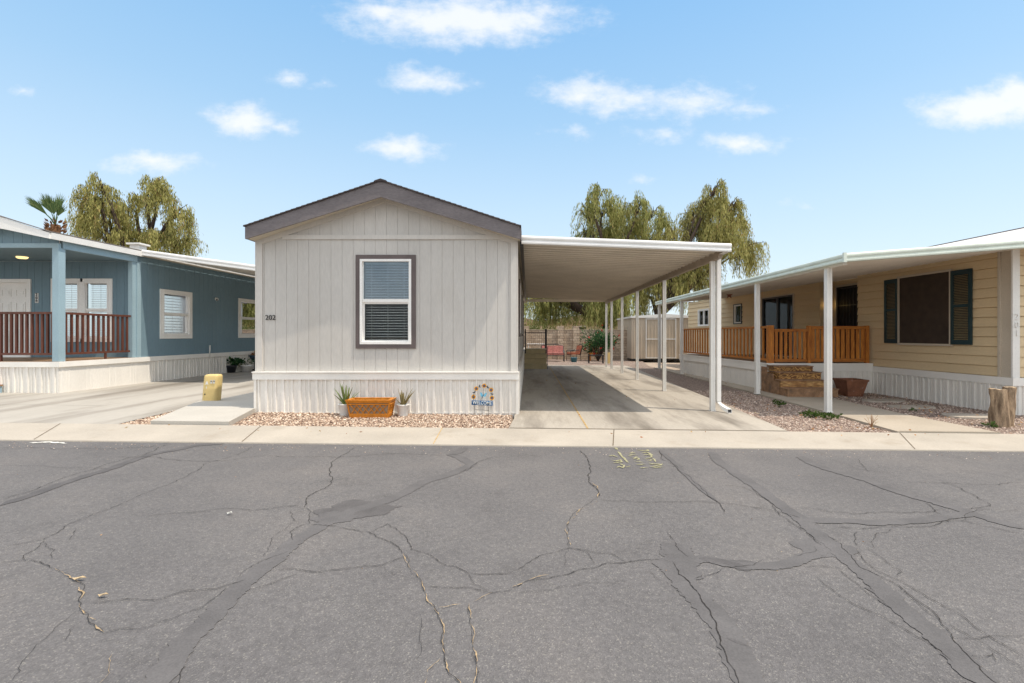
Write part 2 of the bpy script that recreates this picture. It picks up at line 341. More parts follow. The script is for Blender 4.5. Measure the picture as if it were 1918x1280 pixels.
def grooves(a0, a1, step=.2032, off=0.0, gw=.004, gd=.006):
    pts = [(a0, 0)]; k = math.ceil((a0 - off) / step)
    while k * step + off < a1:
        g = k * step + off
        if g - gw > a0 and g + gw < a1: pts += [(g - gw, 0), (g - gw + .002, -gd), (g + gw - .002, -gd), (g + gw, 0)]
        k += 1
    return pts + [(a1, 0)]
RIB = [(0, 0), (.06, 0), (.064, .026), (.108, .026), (.112, 0), (.165, 0), (.168, .014), (.186, .014), (.189, 0), (.235, 0), (.239, .022), (.266, .022), (.270, 0)]
def ribs(a0, a1, step=.305, off=0.0, k_=1.0):
    pts = [(a0, 0)]; k = math.floor((a0 - off) / step)
    while k * step + off < a1:
        for a, b in RIB:
            q = k * step + off + a
            if a0 + .003 < q < a1 - .003: pts.append((q, b * k_))
        k += 1
    return pts + [(a1, 0)]
def sheet(mb, F, pts, c0, c1, mi=0):
    mb.grid([[F.at(a, b, val(c0, a)) for a, b in pts], [F.at(a, b, val(c1, a)) for a, b in pts]], mi)
def cells(a0, a1, c0, c1, holes):
    br = sorted({a0, a1, *[h[0] for h in holes], *[h[1] for h in holes]}); br = [b for b in br if a0 <= b <= a1]
    for l, r in zip(br, br[1:]):
        hs = sorted([(h[2], h[3]) for h in holes if h[0] <= l + 1e-6 and h[1] >= r - 1e-6]); cur = c0
        for h0, h1 in hs: yield l, r, cur, h0; cur = h1
        yield l, r, cur, c1
def groove_wall(mb, F, a0, a1, c0, c1, holes=(), off=0.0, mi=0, **k):
    for l, r, z0, z1 in cells(a0, a1, c0, c1, list(holes)): sheet(mb, F, grooves(l, r, off=off, **k), z0, z1, mi)
def lap_wall(mb, F, a0, a1, c0, c1, holes=(), lap=.2, mi=0):
    for l, r, z0, z1 in cells(a0, a1, c0, c1, list(holes)):
        k = math.floor((z0 - c0) / lap + 1e-6); rows = []
        while c0 + k * lap < z1 - 1e-6:
            lo = max(c0 + k * lap, z0); hi = min(c0 + (k + 1) * lap, z1); t = lambda z: .024 * (1 - (z - (c0 + k * lap)) / lap)
            gp_ = .014 if hi - lo > .03 else 0
            mb.face([F.at(l, t(lo), lo + gp_), F.at(r, t(lo), lo + gp_), F.at(r, t(hi), hi), F.at(l, t(hi), hi)], mi)
            mb.face([F.at(l, -.02, lo + gp_), F.at(r, -.02, lo + gp_), F.at(r, t(lo), lo + gp_), F.at(l, t(lo), lo + gp_)], mi)
            mb.face([F.at(l, -.02, lo - .01), F.at(r, -.02, lo - .01), F.at(r, -.02, lo + gp_), F.at(l, -.02, lo + gp_)], mi)
            mb.face([F.at(l, 0, lo), F.at(l, t(lo), lo), F.at(l, t(hi), hi), F.at(l, 0, hi)], mi)
            mb.face([F.at(r, 0, lo), F.at(r, 0, hi), F.at(r, t(hi), hi), F.at(r, t(lo), lo)], mi)
            k += 1
def ring(mb, F, a0, a1, c0, c1, w, b0, b1, mi=0):   # four boards round a rectangle, butted
    mb.ob(F, a0, a1, b0, b1, c0, c0 + w, mi); mb.ob(F, a0, a1, b0, b1, c1 - w, c1, mi)
    mb.ob(F, a0, a0 + w, b0, b1, c0 + w, c1 - w, mi); mb.ob(F, a1 - w, a1, b0, b1, c0 + w, c1 - w, mi)
def window(parent, F, hole, casing_m, trim=.09, frame_m='white', blind='full', glass='glass', sill=True, name='window', slat=.05, th=.003):
    a0, a1, c0, c1 = hole
    mb = MB(); ring(mb, F, a0 - trim, a1 + trim, c0 - trim, c1 + trim, trim, -.005, .028)
    w = mb.build(name, casing_m, parent)
    fr = MB(); f = .042; mid = (c0 + c1) / 2 + .02
    ring(fr, F, a0, a1, c0, c1, f, -.07, .036)
    fr.ob(F, a0 + f, a1 - f, -.06, .012, mid - .03, mid + .03)
    ring(fr, F, a0 + f, a1 - f, c0 + f, mid - .03, .028, -.055, -.012)
    fr.ob(F, a0 + f, a0 + f + .012, -.05, .0, mid + .03, c1 - f); fr.ob(F, a1 - f - .012, a1 - f, -.05, .0, mid + .03, c1 - f)
    fr.build('frame', frame_m, w)
    g = MB(); g.ob(F, a0 + f + .012, a1 - f - .012, -.032, -.027, mid + .03, c1 - f); g.build('pane', glass, w)
    g = MB(); g.ob(F, a0 + f + .028, a1 - f - .028, -.042, -.037, c0 + f + .028, mid - .058); g.build('pane', 'glass', w)
    if blind:
        b = MB(); z = c1 - f - .03; lo = c0 + f + (.02 if blind == 'full' else (c1 - c0) * .35)
        b.ob(F, a0 + .05, a1 - .05, -.17, -.12, c1 - .06, c1 - .02)
        while z > lo:
            q = [F.at(a, bb, cc) for a, bb, cc in ((a0 + .055, -.17, z + .007), (a1 - .055, -.17, z + .007), (a1 - .055, -.13, z - .004), (a0 + .055, -.13, z - .004))]
            b.prism(q, (0, 0, th)); z -= slat
        for t in (.18, .5, .82):
            a = a0 + (a1 - a0) * t; b.ob(F, a - .003, a + .003, -.123, -.121, lo, c1 - .05)
        b.build('blind', 'blind', w)
    return w

# ------------------------------------------------------------------ the setting
def flat(mb, poly, dz, mi=0, thick=0.0, nsub=1):
    top = [V((x, y, gz(x) + dz)) for x, y in poly]
    if thick: mb.prism([p - V((0, 0, thick)) for p in top], (0, 0, thick), mi)
    else: mb.face(top, mi)
XS = [-400, -14, 14, 400]
def strip(mb, y0, y1, z0, z1, xs, mi=0):
    for a, b in zip(xs, xs[1:]): mb.face([(a, y0, gz(a) + z0), (b, y0, gz(b) + z0), (b, y1, gz(b) + z1), (a, y1, gz(a) + z1)], mi)
mb = MB()
for ya, yb in ((-300, 7), (7, 60), (60, 900)): strip(mb, ya, yb, -.06, -.06, XS)
tag(mb.build('ground', 'earth'), kind='structure')

def wiggle(pts, amp, it=4, rnd=random):
    pts = [V((x, y, 0)) for x, y in pts]
    for k in range(it):
        q = [pts[0]]
        for a, b in zip(pts, pts[1:]):
            d = b - a; L = d.length
            if L > .03:
                n = V((-d.y, d.x, 0)); q.append((a + b) / 2 + n * rnd.uniform(-amp, amp))
            q.append(b)
        pts = q
    return pts
def ribbon(mb, pts, width, dz, mi, vary=.4, rag=0.0):
    L, R = [], []; n = len(pts)
    for i, p in enumerate(pts):
        d = pts[min(i + 1, n - 1)] - pts[max(i - 1, 0)]
        if d.length < 1e-9: d = V((1, 0, 0))
        nn = V((-d.y, d.x, 0)).normalized(); e = min(1.0, (min(i, n - 1 - i) + .4) / 3)
        wl = width * .5 * e * (1 + random.uniform(-vary, vary)); wr = width * .5 * e * (1 + random.uniform(-vary, vary))
        a = p + nn * wl; b = p - nn * wr
        if max(a.y, b.y) > 6.41: a.y = min(a.y, 6.41); b.y = min(b.y, 6.41)
        L.append((a.x, a.y, gz(a.x) - .03 + dz)); R.append((b.x, b.y, gz(b.x) - .03 + dz))
    mb.grid([R, L], mi)
LZ = lambda x, y: G(x / 1.998, 800 + y / 1.998)
RZ = lambda x, y: G(960 + x / 2.002, 800 + y / 2.002)
road = MB(); strip(road, -14, 6.43, -.03, -.03, XS)
seals = [
 (LZ, [(545, 985), (700, 770), (850, 625), (960, 530), (1080, 430), (1200, 355), (1320, 300), (1480, 250), (1600, 190), (1740, 145), (1765, 130), (1690, 95), (1740, 68)], .125, 1),
 (LZ, [(0, 282), (300, 180), (560, 95), (730, 62), (850, 52)], .11, 2),
 (RZ, [(745, 85), (770, 120), (860, 180), (960, 250), (1080, 330), (1150, 390), (1250, 480), (1400, 600), (1560, 740), (1700, 870), (1800, 960)], .13, 1),
 (RZ, [(1080, 100), (1140, 135), (1330, 190), (1500, 250), (1650, 290), (1918, 370)], .13, 1),
 (RZ, [(1090, 340), (1350, 347), (1560, 335), (1720, 310)], .11, 1),
 (RZ, [(550, 475), (640, 560), (720, 650), (800, 740), (850, 850), (890, 975)], .15, 1),
 (RZ, [(600, 420), (640, 480), (650, 560)], .2, 1),
 (RZ, [(560, 478), (720, 480), (860, 505), (1020, 500), (1180, 450)], .10, 1), (RZ, [(700, 478), (790, 490), (880, 512)], .07, 2),
 (RZ, [(550, 80), (640, 160), (770, 270)], .06, 1), (RZ, [(600, 138), (640, 138)], .06, 2),
 (RZ, [(1320, 585), (1400, 620), (1460, 665)], .06, 2), (RZ, [(800, 770), (880, 800)], .04, 2),
]
for i, (z, pts, w, mi) in enumerate(seals): ribbon(road, wiggle([z(*p) for p in pts], .05, 4), w, .0035 + .0004 * (i % 5), mi, .16)
def blob(mb, c, rx, ry, dz, mi):
    n = 40; pts = []
    for i in range(n):
        t = 2 * math.pi * i / n; q = 1 + .45 * mnoise.noise(V((math.cos(t) * 1.6 + c[0], math.sin(t) * 1.6, c[1]))) + .18 * mnoise.noise(V((math.cos(t) * 6, math.sin(t) * 6 + c[0], 0)))
        x, y = c[0] + rx * q * math.cos(t), c[1] + ry * q * math.sin(t); pts.append((x, y, gz(x) - .03 + dz))
    mb.face(pts, mi)
blob(road, LZ(1340, 295), .30, .20, .0030, 2); blob(road, LZ(1250, 325), .17, .12, .0032, 1); blob(road, RZ(870, 500), .10, .07, .0031, 2); blob(road, RZ(620, 460), .13, .18, .0030, 1); blob(road, RZ(1420, 640), .05, .09, .0032, 2); blob(road, RZ(1180, 440), .22, .16, .0029, 1)
cracks = [
 (LZ, [(0, 440), (90, 420), (160, 408), (240, 360), (330, 325), (480, 265), (600, 215), (690, 180), (760, 130), (800, 120), (960, 60)], .007, 3),
 (LZ, [(0, 490), (85, 485), (150, 490), (205, 515)], .006, 3), (LZ, [(205, 515), (260, 545), (300, 565), (310, 600), (300, 660), (330, 690), (360, 730), (390, 750)], .009, 4),
 (LZ, [(205, 515), (260, 545), (300, 565), (310, 600), (300, 660), (330, 690), (360, 730), (390, 750), (480, 735), (540, 735), (640, 700), (740, 665), (800, 625), (850, 580)], .005, 3),
 (LZ, [(330, 645), (430, 632), (580, 632), (690, 597), (810, 590), (920, 555)], .007, 3),
 (LZ, [(540, 325), (640, 312), (800, 297), (960, 300), (1060, 287), (1120, 283)], .008, 3),
 (LZ, [(1140, 290), (1170, 240), (1215, 220), (1240, 160), (1260, 110), (1330, 70)], .010, 3),
 (LZ, [(1140, 290), (1165, 305), (1160, 350), (1130, 355), (1085, 380), (1095, 410)], .006, 3),
 (LZ, [(1150, 352), (1200, 355), (1265, 362)], .008, 3), (LZ, [(1085, 300), (1095, 330), (1120, 345)], .005, 3),
 (LZ, [(0, 70), (200, 75), (380, 75), (560, 68), (640, 50)], .010, 3), (LZ, [(0, 135), (200, 142), (420, 150)], .006, 3),
 (LZ, [(420, 105), (700, 118), (850, 118), (1000, 98), (1260, 105), (1420, 95), (1660, 98)], .009, 3),
 (LZ, [(0, 262), (150, 215), (350, 150), (540, 95), (640, 55)], .010, 3),
 (LZ, [(1265, 362), (1380, 380), (1460, 415), (1510, 460)], .008, 3),
 (LZ, [(1510, 460), (1530, 510), (1570, 550), (1590, 600), (1600, 635), (1640, 680), (1660, 740), (1665, 830), (1680, 900), (1750, 975)], .007, 4),
 (LZ, [(1510, 460), (1530, 510), (1570, 550), (1590, 600), (1600, 635), (1640, 680), (1660, 740), (1665, 830), (1680, 900), (1750, 975)], .005, 3),
 (LZ, [(1040, 515), (1160, 525), (1300, 515), (1430, 503), (1510, 470)], .007, 3),
 (LZ, [(1380, 380), (1450, 350), (1510, 390), (1540, 445), (1600, 460), (1650, 495), (1750, 530), (1880, 535), (1918, 528)], .006, 3),
 (LZ, [(1590, 583), (1700, 585), (1840, 605), (1918, 590)], .006, 3), (LZ, [(1640, 660), (1740, 645), (1840, 605)], .005, 4), (LZ, [(1750, 530), (1770, 570), (1840, 605)], .004, 3),
 (LZ, [(1755, 645), (1760, 720), (1770, 800), (1785, 870), (1785, 985)], .006, 4), (LZ, [(1755, 645), (1760, 720), (1770, 800), (1785, 870), (1785, 985)], .004, 3),
 (LZ, [(1650, 845), (1600, 890), (1580, 985)], .005, 4), (LZ, [(690, 870), (660, 985)], .005, 3), (LZ, [(1575, 680), (1570, 760), (1555, 860)], .003, 3),
 (LZ, [(0, 960), (100, 840), (200, 745), (300, 665)], .003, 3), (LZ, [(330, 985), (410, 900), (420, 830)], .004, 4), (LZ, [(240, 790), (260, 740), (320, 700)], .003, 3),
 (LZ, [(100, 485), (90, 465), (150, 430), (165, 410)], .005, 3), (LZ, [(165, 412), (205, 445), (200, 480)], .004, 3), (LZ, [(280, 365), (265, 400), (255, 415)], .004, 3),
 (LZ, [(1720, 160), (1780, 130), (1860, 105), (1918, 105)], .008, 3), (LZ, [(920, 600), (1000, 575), (1120, 530)], .005, 3),
 (LZ, [(985, 470), (1000, 440), (1090, 350), (1130, 338)], .004, 3), (LZ, [(890, 550), (950, 500), (1080, 450)], .005, 3), (LZ, [(1430, 503), (1480, 540), (1560, 545)], .003, 3),
 (RZ, [(250, 80), (290, 150), (320, 255)], .012, 3), (RZ, [(300, 200), (320, 255), (250, 300), (210, 345), (210, 410), (215, 440)], .010, 4), (RZ, [(320, 255), (250, 300), (210, 345), (210, 410), (215, 440)], .005, 3),
 (RZ, [(320, 262), (560, 270), (780, 275), (960, 300), (1080, 330)], .008, 3),
 (RZ, [(0, 585), (60, 560), (250, 520), (430, 492), (560, 485)], .007, 3), (RZ, [(0, 585), (60, 560), (150, 540)], .007, 4),
 (RZ, [(0, 525), (100, 470), (215, 440), (265, 450), (310, 500)], .006, 3), (RZ, [(215, 440), (300, 455), (370, 462), (430, 492)], .005, 3), (RZ, [(215, 440), (200, 480), (205, 525)], .003, 3),
 (RZ, [(0, 610), (100, 600), (200, 580), (380, 570), (440, 560)], .003, 3),
 (RZ, [(550, 80), (620, 150), (700, 210), (770, 270), (795, 310)], .009, 3), (RZ, [(580, 380), (610, 420), (660, 475)], .006, 3),
 (RZ, [(600, 490), (680, 590), (760, 710), (800, 830), (850, 960)], .008, 3), (RZ, [(500, 520), (580, 570), (650, 625)], .003, 3),
 (RZ, [(900, 220), (950, 260), (985, 300), (1080, 370), (1160, 430)], .007, 3), (RZ, [(1080, 290), (1300, 315), (1480, 310), (1600, 300)], .008, 3),
 (RZ, [(1180, 390), (1255, 455), (1300, 510), (1450, 580), (1560, 660), (1650, 770), (1720, 850), (1850, 960)], .007, 3),
 (RZ, [(1220, 515), (1300, 580), (1380, 640)], .006, 3), (RZ, [(1140, 545), (1220, 610), (1380, 690), (1570, 795), (1650, 860)], .006, 3),
 (RZ, [(1290, 450), (1400, 540), (1540, 610), (1700, 700), (1780, 760), (1918, 840)], .006, 3), (RZ, [(1450, 580), (1580, 690), (1720, 770), (1918, 890)], .005, 3),
 (RZ, [(1200, 365), (1400, 362), (1560, 362), (1690, 340), (1918, 390)], .008, 3), (RZ, [(1650, 770), (1780, 768), (1918, 762)], .004, 3), (RZ, [(1720, 840), (1800, 830), (1820, 870)], .004, 3),
 (RZ, [(680, 555), (740, 540), (800, 510), (900, 505), (940, 482)], .005, 3), (RZ, [(1090, 510), (1220, 515)], .006, 3), (RZ, [(1330, 440), (1400, 490), (1460, 530), (1440, 550)], .005, 3),
 (RZ, [(1600, 195), (1740, 250), (1790, 280), (1710, 300)], .008, 3), (RZ, [(1480, 200), (1700, 205), (1918, 200)], .007, 3), (RZ, [(1540, 270), (1610, 320)], .007, 3),
 (RZ, [(1300, 380), (1285, 410), (1305, 440)], .005, 3), (RZ, [(1350, 440), (1360, 390), (1430, 370)], .005, 3), (RZ, [(780, 210), (860, 215), (920, 240)], .005, 3),
 (RZ, [(0, 105), (60, 98), (120, 108)], .006, 3), (RZ, [(1300, 110), (1340, 160)], .006, 3), (RZ, [(1180, 110), (1300, 150), (1420, 165)], .005, 3), (RZ, [(1640, 150), (1780, 165), (1918, 190)], .005, 3),
 (RZ, [(1130, 435), (1140, 450), (1070, 470), (1030, 450)], .003, 3), (RZ, [(1640, 955), (1700, 940), (1740, 955)], .01, 3), (RZ, [(1690, 340), (1740, 300), (1918, 300)], .005, 3),
]
for i, (z, pts, w, mi) in enumerate(cracks):
    q = wiggle([z(*p) for p in pts], .10, 5); k = 0
    if mi == 3: ribbon(road, q, w * .54, .0062 + .0003 * (i % 6), 3, .75); continue
    while k < len(q) - 3:                       # litter fills only stretches of the crack
        m_ = random.randint(3, 9); ribbon(road, q[k:k + m_], w * random.uniform(.45, 1.0), .0084, 4, .9); k += m_ - 1 + random.randint(0, 4)
# faded yellow locator scribble by the kerb
YZ = lambda x, y: G(1110 + x / 10.656, 820 + y / 10.656)
for k, (pts, w) in enumerate([
  ([(430, 155), (500, 205)], .05), ([(500, 235), (560, 300), (640, 380), (720, 460)], .045),
  ([(320, 330), (410, 315), (500, 350)], .05), ([(370, 410), (470, 430), (560, 395), (580, 440), (400, 465)], .04), ([(480, 560), (540, 530), (600, 560), (640, 500)], .04), ([(540, 480), (620, 520)], .05),
  ([(720, 280), (820, 260), (860, 275)], .05), ([(710, 330), (790, 300), (890, 305)], .035), ([(740, 345), (830, 360), (910, 335)], .04), ([(800, 390), (880, 360), (930, 385), (870, 410)], .035),
  ([(820, 425), (900, 440), (1010, 455)], .04), ([(850, 490), (960, 495), (1060, 485)], .04), ([(930, 570), (1030, 555), (1120, 550)], .035), ([(660, 545), (760, 520)], .03),
  ([(880, 208), (980, 218), (1100, 225), (1110, 205), (1050, 200)], .05), ([(980, 268), (1080, 255), (1150, 280), (1180, 330)], .05), ([(1010, 305), (1100, 300), (1180, 320), (1170, 360)], .045),
  ([(1020, 378), (1110, 372), (1170, 355)], .04), ([(1050, 405), (1140, 415), (1200, 395)], .04), ([(1200, 365), (1240, 410), (1260, 445)], .04), ([(1120, 492), (1200, 480), (1300, 485), (1410, 490)], .045),
  ([(1130, 540), (1230, 530), (1330, 510), (1400, 480)], .04), ([(1190, 565), (1300, 550), (1440, 545)], .035), ([(1090, 455), (1180, 460)], .03)]):
    ribbon(road, wiggle([YZ(*p) for p in pts], .06, 3), w * .62, .0062 + .0003 * (k % 6), 5, .5)
# tar smear and chalk at the left kerb
ribbon(road, wiggle([LZ(110, 52), LZ(180, 50), LZ(250, 55)], .1, 3), .05, .007, 6, .6)
tag(road.build('road', ['asphalt', 'seal', 'seal_dark', 'crack', 'crack_gold', 'spray', 'sticker']), kind='structure')

kerb = MB()
xs = [-60, -14, 14, 60]
strip(kerb, 6.425, 6.45, -.10, -.018, xs); strip(kerb, 6.45, 7.40, -.018, .022, xs); strip(kerb, 7.40, 7.42, .022, -.1, xs)
for (p, q) in (((812, 829), (827, 806)), ((1148, 833), (1152, 810)), ((1716, 840), (1690, 815)), ((452, 826), (488, 801)), ((60, 822), (110, 797))):
    a, b = G(*p), G(*q); a = (a[0], 6.47); b = (b[0], 7.39); w = .006
    kerb.face([(a[0] - w, a[1], gz(a[0]) - .013), (a[0] + w, a[1], gz(a[0]) - .013), (b[0] + w, b[1], gz(b[0]) + .026), (b[0] - w, b[1], gz(b[0]) + .026)], 1 if p[0] != 812 else 2)
tag(kerb.build('kerb', ['kerb', 'joint', 'joint_wood']), kind='structure')

drv = MB()
DR = [(4.03, 7.42), (4.10, 8.3), (4.30, 11.8), (4.45, 15.2), (4.68, 20.1), (4.8, 23.2)]
for (x0, y0), (x1, y1) in zip(DR, DR[1:]): flat(drv, [(-.30 if y0 < 8 else -.24, y0), (x0, y0), (x1, y1), (-.24, y1)], .02)
drv.prism([(4.03, 7.42, gz(4) - .1), (4.8, 23.2, gz(4.8) - .1), (4.8, 23.2, gz(4.8) + .019), (4.03, 7.42, gz(4) + .019)], (.005, 0, 0))
for y in (12.6, 17.4): flat(drv, [(-.2, y), (4.3, y), (4.3, y + .02), (-.2, y + .02)], .0245, 1)
flat(drv, [(.915, 7.43), (.94, 7.43), (.985, 21.3), (.96, 21.3)], .0252, 2)
flat(drv, [(-.28, 7.425), (4.02, 7.425), (4.02, 7.445), (-.28, 7.445)], .026, 1)
tag(drv.build('driveway', ['drive', 'joint', 'joint_wood']), kind='structure')
ld = MB()
flat(ld, [(-30, 7.42), (-14, 7.42), (-14, 40), (-30, 40)], .018); flat(ld, [(-14, 7.42), (-6.33, 7.42), (-6.60, 11.7), (-6.9, 24), (-14, 24)], .018)
flat(ld, [(-14, 24), (-6.9, 24), (-6.9, 40), (-14, 40)], .018)
flat(ld, [(-12.2, 9.33), (-8.1, 9.2), (-8.1, 9.215), (-12.2, 9.345)], .0225, 1); flat(ld, [(-10.2, 13.0), (-6.7, 12.9), (-6.7, 12.92), (-10.2, 13.02)], .0225, 1)
tag(ld.build('neighbour_driveway', ['drive_left', 'path']), kind='structure')
pt = MB()
flat(pt, [(-5.83, 7.42), (-4.62, 7.42), (-5.08, 9.15), (-5.6, 9.62), (-6.58, 9.62)], .075, 0, .16)
flat(pt, [(-6.5, 9.64), (-5.0, 9.64), (-5.0, 26), (-6.5, 26)], .04, 0, .1)
tag(pt.build('path', 'path'), kind='structure')
wk = MB()
flat(wk, [(5.72, 7.42), (7.3, 7.42), (7.17, 9.2), (7.25, 11.2), (7.4, 12.9), (5.85, 12.9), (5.80, 9.1)], .035, 0, .12)
flat(wk, [(5.85, 12.92), (6.5, 12.92), (6.15, 22), (5.75, 22)], .035, 0, .12)
flat(wk, [(5.75, 7.43), (7.3, 7.43), (7.3, 7.445), (5.75, 7.445)], .041, 1)
tag(wk.build('walkway', ['walk', 'joint']), kind='structure')
gb = MB()
flat(gb, [(-6.6, 7.42), (-.28, 7.42), (-.28, 8.80), (-4.9, 8.80), (-5.0, 9.7), (-6.9, 11.9), (-6.9, 24), (-7.3, 24), (-6.8, 11)], -.002)
tag(gb.build('gravel_bed', 'gravel_bed'), kind='structure')
gb = MB()
flat(gb, [(4.0, 7.42), (5.82, 7.42), (5.9, 26), (4.75, 26)], -.004); flat(gb, [(7.1, 7.42), (14, 7.42), (14, 13.4), (7.1, 13.4)], -.004); flat(gb, [(-.3, 23.2), (5.85, 23.2), (7, 30), (-.3, 30)], .0)
tag(gb.build('gravel_yard', 'gravel_dark'), kind='structure')

def pebbles(name, poly, n, m, smin=.010, smax=.022, z=.0):
    from mathutils.geometry import intersect_point_tri_2d as ipt
    mb = MB(); xs = [p[0] for p in poly]; ys = [p[1] for p in poly]; c = 0
    def inside(x, y):
        r = False; j = len(poly) - 1
        for i in range(len(poly)):
            if (poly[i][1] > y) != (poly[j][1] > y) and x < (poly[j][0] - poly[i][0]) * (y - poly[i][1]) / (poly[j][1] - poly[i][1]) + poly[i][0]: r = not r
            j = i
        return r
    while c < n:
        x = random.uniform(min(xs), max(xs)); y = random.uniform(min(ys), max(ys))
        if not inside(x, y): continue
        c += 1; s = random.uniform(smin, smax); a = random.uniform(0, 6.28); ca, sa = math.cos(a), math.sin(a)
        zc = gz(x) + z + s * random.uniform(.1, .7)
        q = []
        for dx, dy, dz in ((1, 0, 0), (0, .75, .1), (-1.1, .1, 0), (0, -.8, -.1), (.15, .1, .62), (-.1, 0, -.6)):
            dx *= random.uniform(.75, 1.25); dy *= random.uniform(.75, 1.25); dz *= random.uniform(.8, 1.3)
            q.append(V((x + s * (dx * ca - dy * sa), y + s * (dx * sa + dy * ca), zc + s * dz)))
        b = len(mb.v); mb.v += q
        for f in ((0, 1, 4), (1, 2, 4), (2, 3, 4), (3, 0, 4), (1, 0, 5), (2, 1, 5), (3, 2, 5), (0, 3, 5)): mb.f.append(tuple(b + i for i in f)); mb.mi.append(0); mb.sm.append(False)
    return tag(mb.build(name, m), kind='stuff')
pebbles('gravel_pebbles', [(-4.58, 7.43), (-.30, 7.43), (-.30, 8.72), (-4.9, 8.72)], 6500, 'pebble')
pebbles('road_grit', [(-9, 6.0), (9, 6.0), (9, 6.42), (-9, 6.42)], 500, 'pebble_dull', .003, .009, -.03)
pebbles('gravel_pebbles', [(-6.34, 7.43), (-5.85, 7.43), (-6.55, 9.6), (-6.5, 10), (-6.5, 13), (-6.62, 13), (-6.62, 11)], 1500, 'pebble')
pebbles('gravel_pebbles', [(4.08, 7.43), (5.70, 7.43), (5.78, 9.3), (5.8, 13), (4.45, 13), (4.18, 9.2)], 6500, 'pebble_dull', .008, .02, -.004)
pebbles('gravel_pebbles', [(7.33, 7.43), (9.9, 7.43), (9.7, 9.4), (9.2, 12.9), (7.45, 12.9), (7.22, 9.2)], 5500, 'pebble_dull', .008, .02, -.004)

# ------------------------------------------------------------------ grey home in the middle
X0, X1, Y0, Y1 = -4.951, -.215, 8.79, 25.8
RX, RZT = -2.60, 4.196; EXL, EXR, EZ = -4.99, -.150, 3.394
def roofz(x): return RZT - (RX - x) * (RZT - EZ) / (RX - EXL) if x < RX else RZT - (x - RX) * (RZT - EZ) / (EXR - RX)
home = thing('mobile_home', (-2.58, 8.79, 0), 'greige mobile home with taupe fascia, single framed window and number 202', 'mobile home')
FF = Frame((0, Y0, 0), (1, 0, 0), (0, -1, 0)); FR = Frame((X1, 0, 0), (0, 1, 0), (1, 0, 0)); FLs = Frame((X0, 0, 0), (0, 1, 0), (-1, 0, 0))
whole = (P(675, 0, Y0).x, P(771, 0, Y0).x, P(0, 645, Y0).z, P(0, 486, Y0).z)
OFF = -3.197
mb = MB()
groove_wall(mb, FF, X0, X1, .78, 3.20, [whole], off=OFF)
sheet(mb, FF, grooves(X0, RX, off=OFF), 3.20, lambda a: roofz(a) - .2); sheet(mb, FF, grooves(RX, X1, off=OFF), 3.20, lambda a: roofz(a) - .2)
rwin = (11.4, 12.3, 1.5, 2.7); rwin2 = (16.0, 16.9, 1.5, 2.7); rdoor = (20.6, 21.55, .86, 2.85)
groove_wall(mb, FR, Y0, Y1, .78, 3.26, [rwin, rwin2, rdoor]); groove_wall(mb, FLs, Y0, Y1, .78, 3.26)
mb.face([(X0, Y1, 0), (X1, Y1, 0), (X1, Y1, 3.3), (RX, Y1, 4.0), (X0, Y1, 3.3)])
mb.build('wall', 'grey_wall', home)
mb = MB()                                     # skirting on three sides
gl = lambda a: gz(a) - .05
sheet(mb, Frame((0, 8.76, 0), (1, 0, 0), (0, -1, 0)), ribs(X0 - .03, X1 + .03, .305, .03), gl, .66)
sheet(mb, Frame((X1 + .03, 0, 0), (0, 1, 0), (1, 0, 0)), ribs(8.76, Y1), -.05, .66); sheet(mb, Frame((X0 - .03, 0, 0), (0, 1, 0), (-1, 0, 0)), ribs(8.76, Y1), -.05, .66)
for x in (X0 - .035, X1 - .005): mb.box(x, x + .045, 8.735, 8.77, -.05, .655)
mb.box(X0 - .03, X1 + .03, 8.742, 8.762, gz(X0) - .02, gz(X0) - .0); mb.build('skirting', 'skirt', home)
mb = MB()
mb.box(X0 - .05, X1 + .05, 8.715, 8.785, .652, .775); mb.box(X0 - .05, X1 + .05, 8.69, 8.787, .777, .797)
mb.box(X1 + .005, X1 + .055, 8.787, Y1, .652, .775); mb.box(X0 - .055, X0 - .005, 8.787, Y1, .652, .775); mb.build('skirt_trim', 'skirt_trim', home)
mb = MB(); mb.box(X0 - .004, X0 + .1, 8.765, 8.795, .80, 3.24); mb.box(X0 - .03, X0 - .002, 8.77, 8.9, .80, 3.25); mb.build('corner_trim', 'grey_trim', home)
mb = MB(); mb.box(X1 - .1, X1 + .004, 8.765, 8.795, .80, 3.24); mb.box(X1 + .006, X1 + .03, 8.77, 8.9, .80, 3.25); mb.build('corner_trim', 'grey_trim', home)
mb = MB(); mb.box(P(530, 0, Y0).x, P(935, 0, Y0).x, 8.762, 8.79, 3.208, 3.286)
for s, xa in ((1, EXL + .05), (-1, EXR - .05)):   # frieze boards under the rakes
    zt = lambda x: roofz(x) - .20
    mb.prism([(xa, 8.764, zt(xa) - .11), (RX, 8.764, zt(RX) - .11), (RX, 8.764, zt(RX)), (xa, 8.764, zt(xa))], (0, .026, 0))
mb.build('gable_trim', 'grey_trim', home)
mb = MB()
for xa in (EXL, EXR):
    pr = [(xa, 0, roofz(xa) - .22), (RX, 0, RZT - .22), (RX, 0, RZT - .02), (xa, 0, roofz(xa) - .02)]
    mb.prism([(a, 8.523, c) for a, b, c in pr], (0, Y1 + .3 - 8.523, 0), 0)
mb.build('soffit', 'soffit', home)
mb = MB()
for xa, s in ((EXL - .004, -1), (EXR + .004, 1)):
    pr = [(xa, 8.49, roofz(xa) - .235), (RX, 8.49, RZT - .295), (RX, 8.49, RZT - .012), (xa, 8.49, roofz(xa) - .012)]
    mb.prism(pr, (0, .03, 0)); 
mb.box(EXR + .003, EXR + .03, 8.522, Y1 + .3, 3.17, 3.37); mb.box(EXL - .03, EXL - .003, 8.522, Y1 + .3, 3.17, 3.37); mb.build('fascia', 'fascia', home)
mb = MB(); n = 26
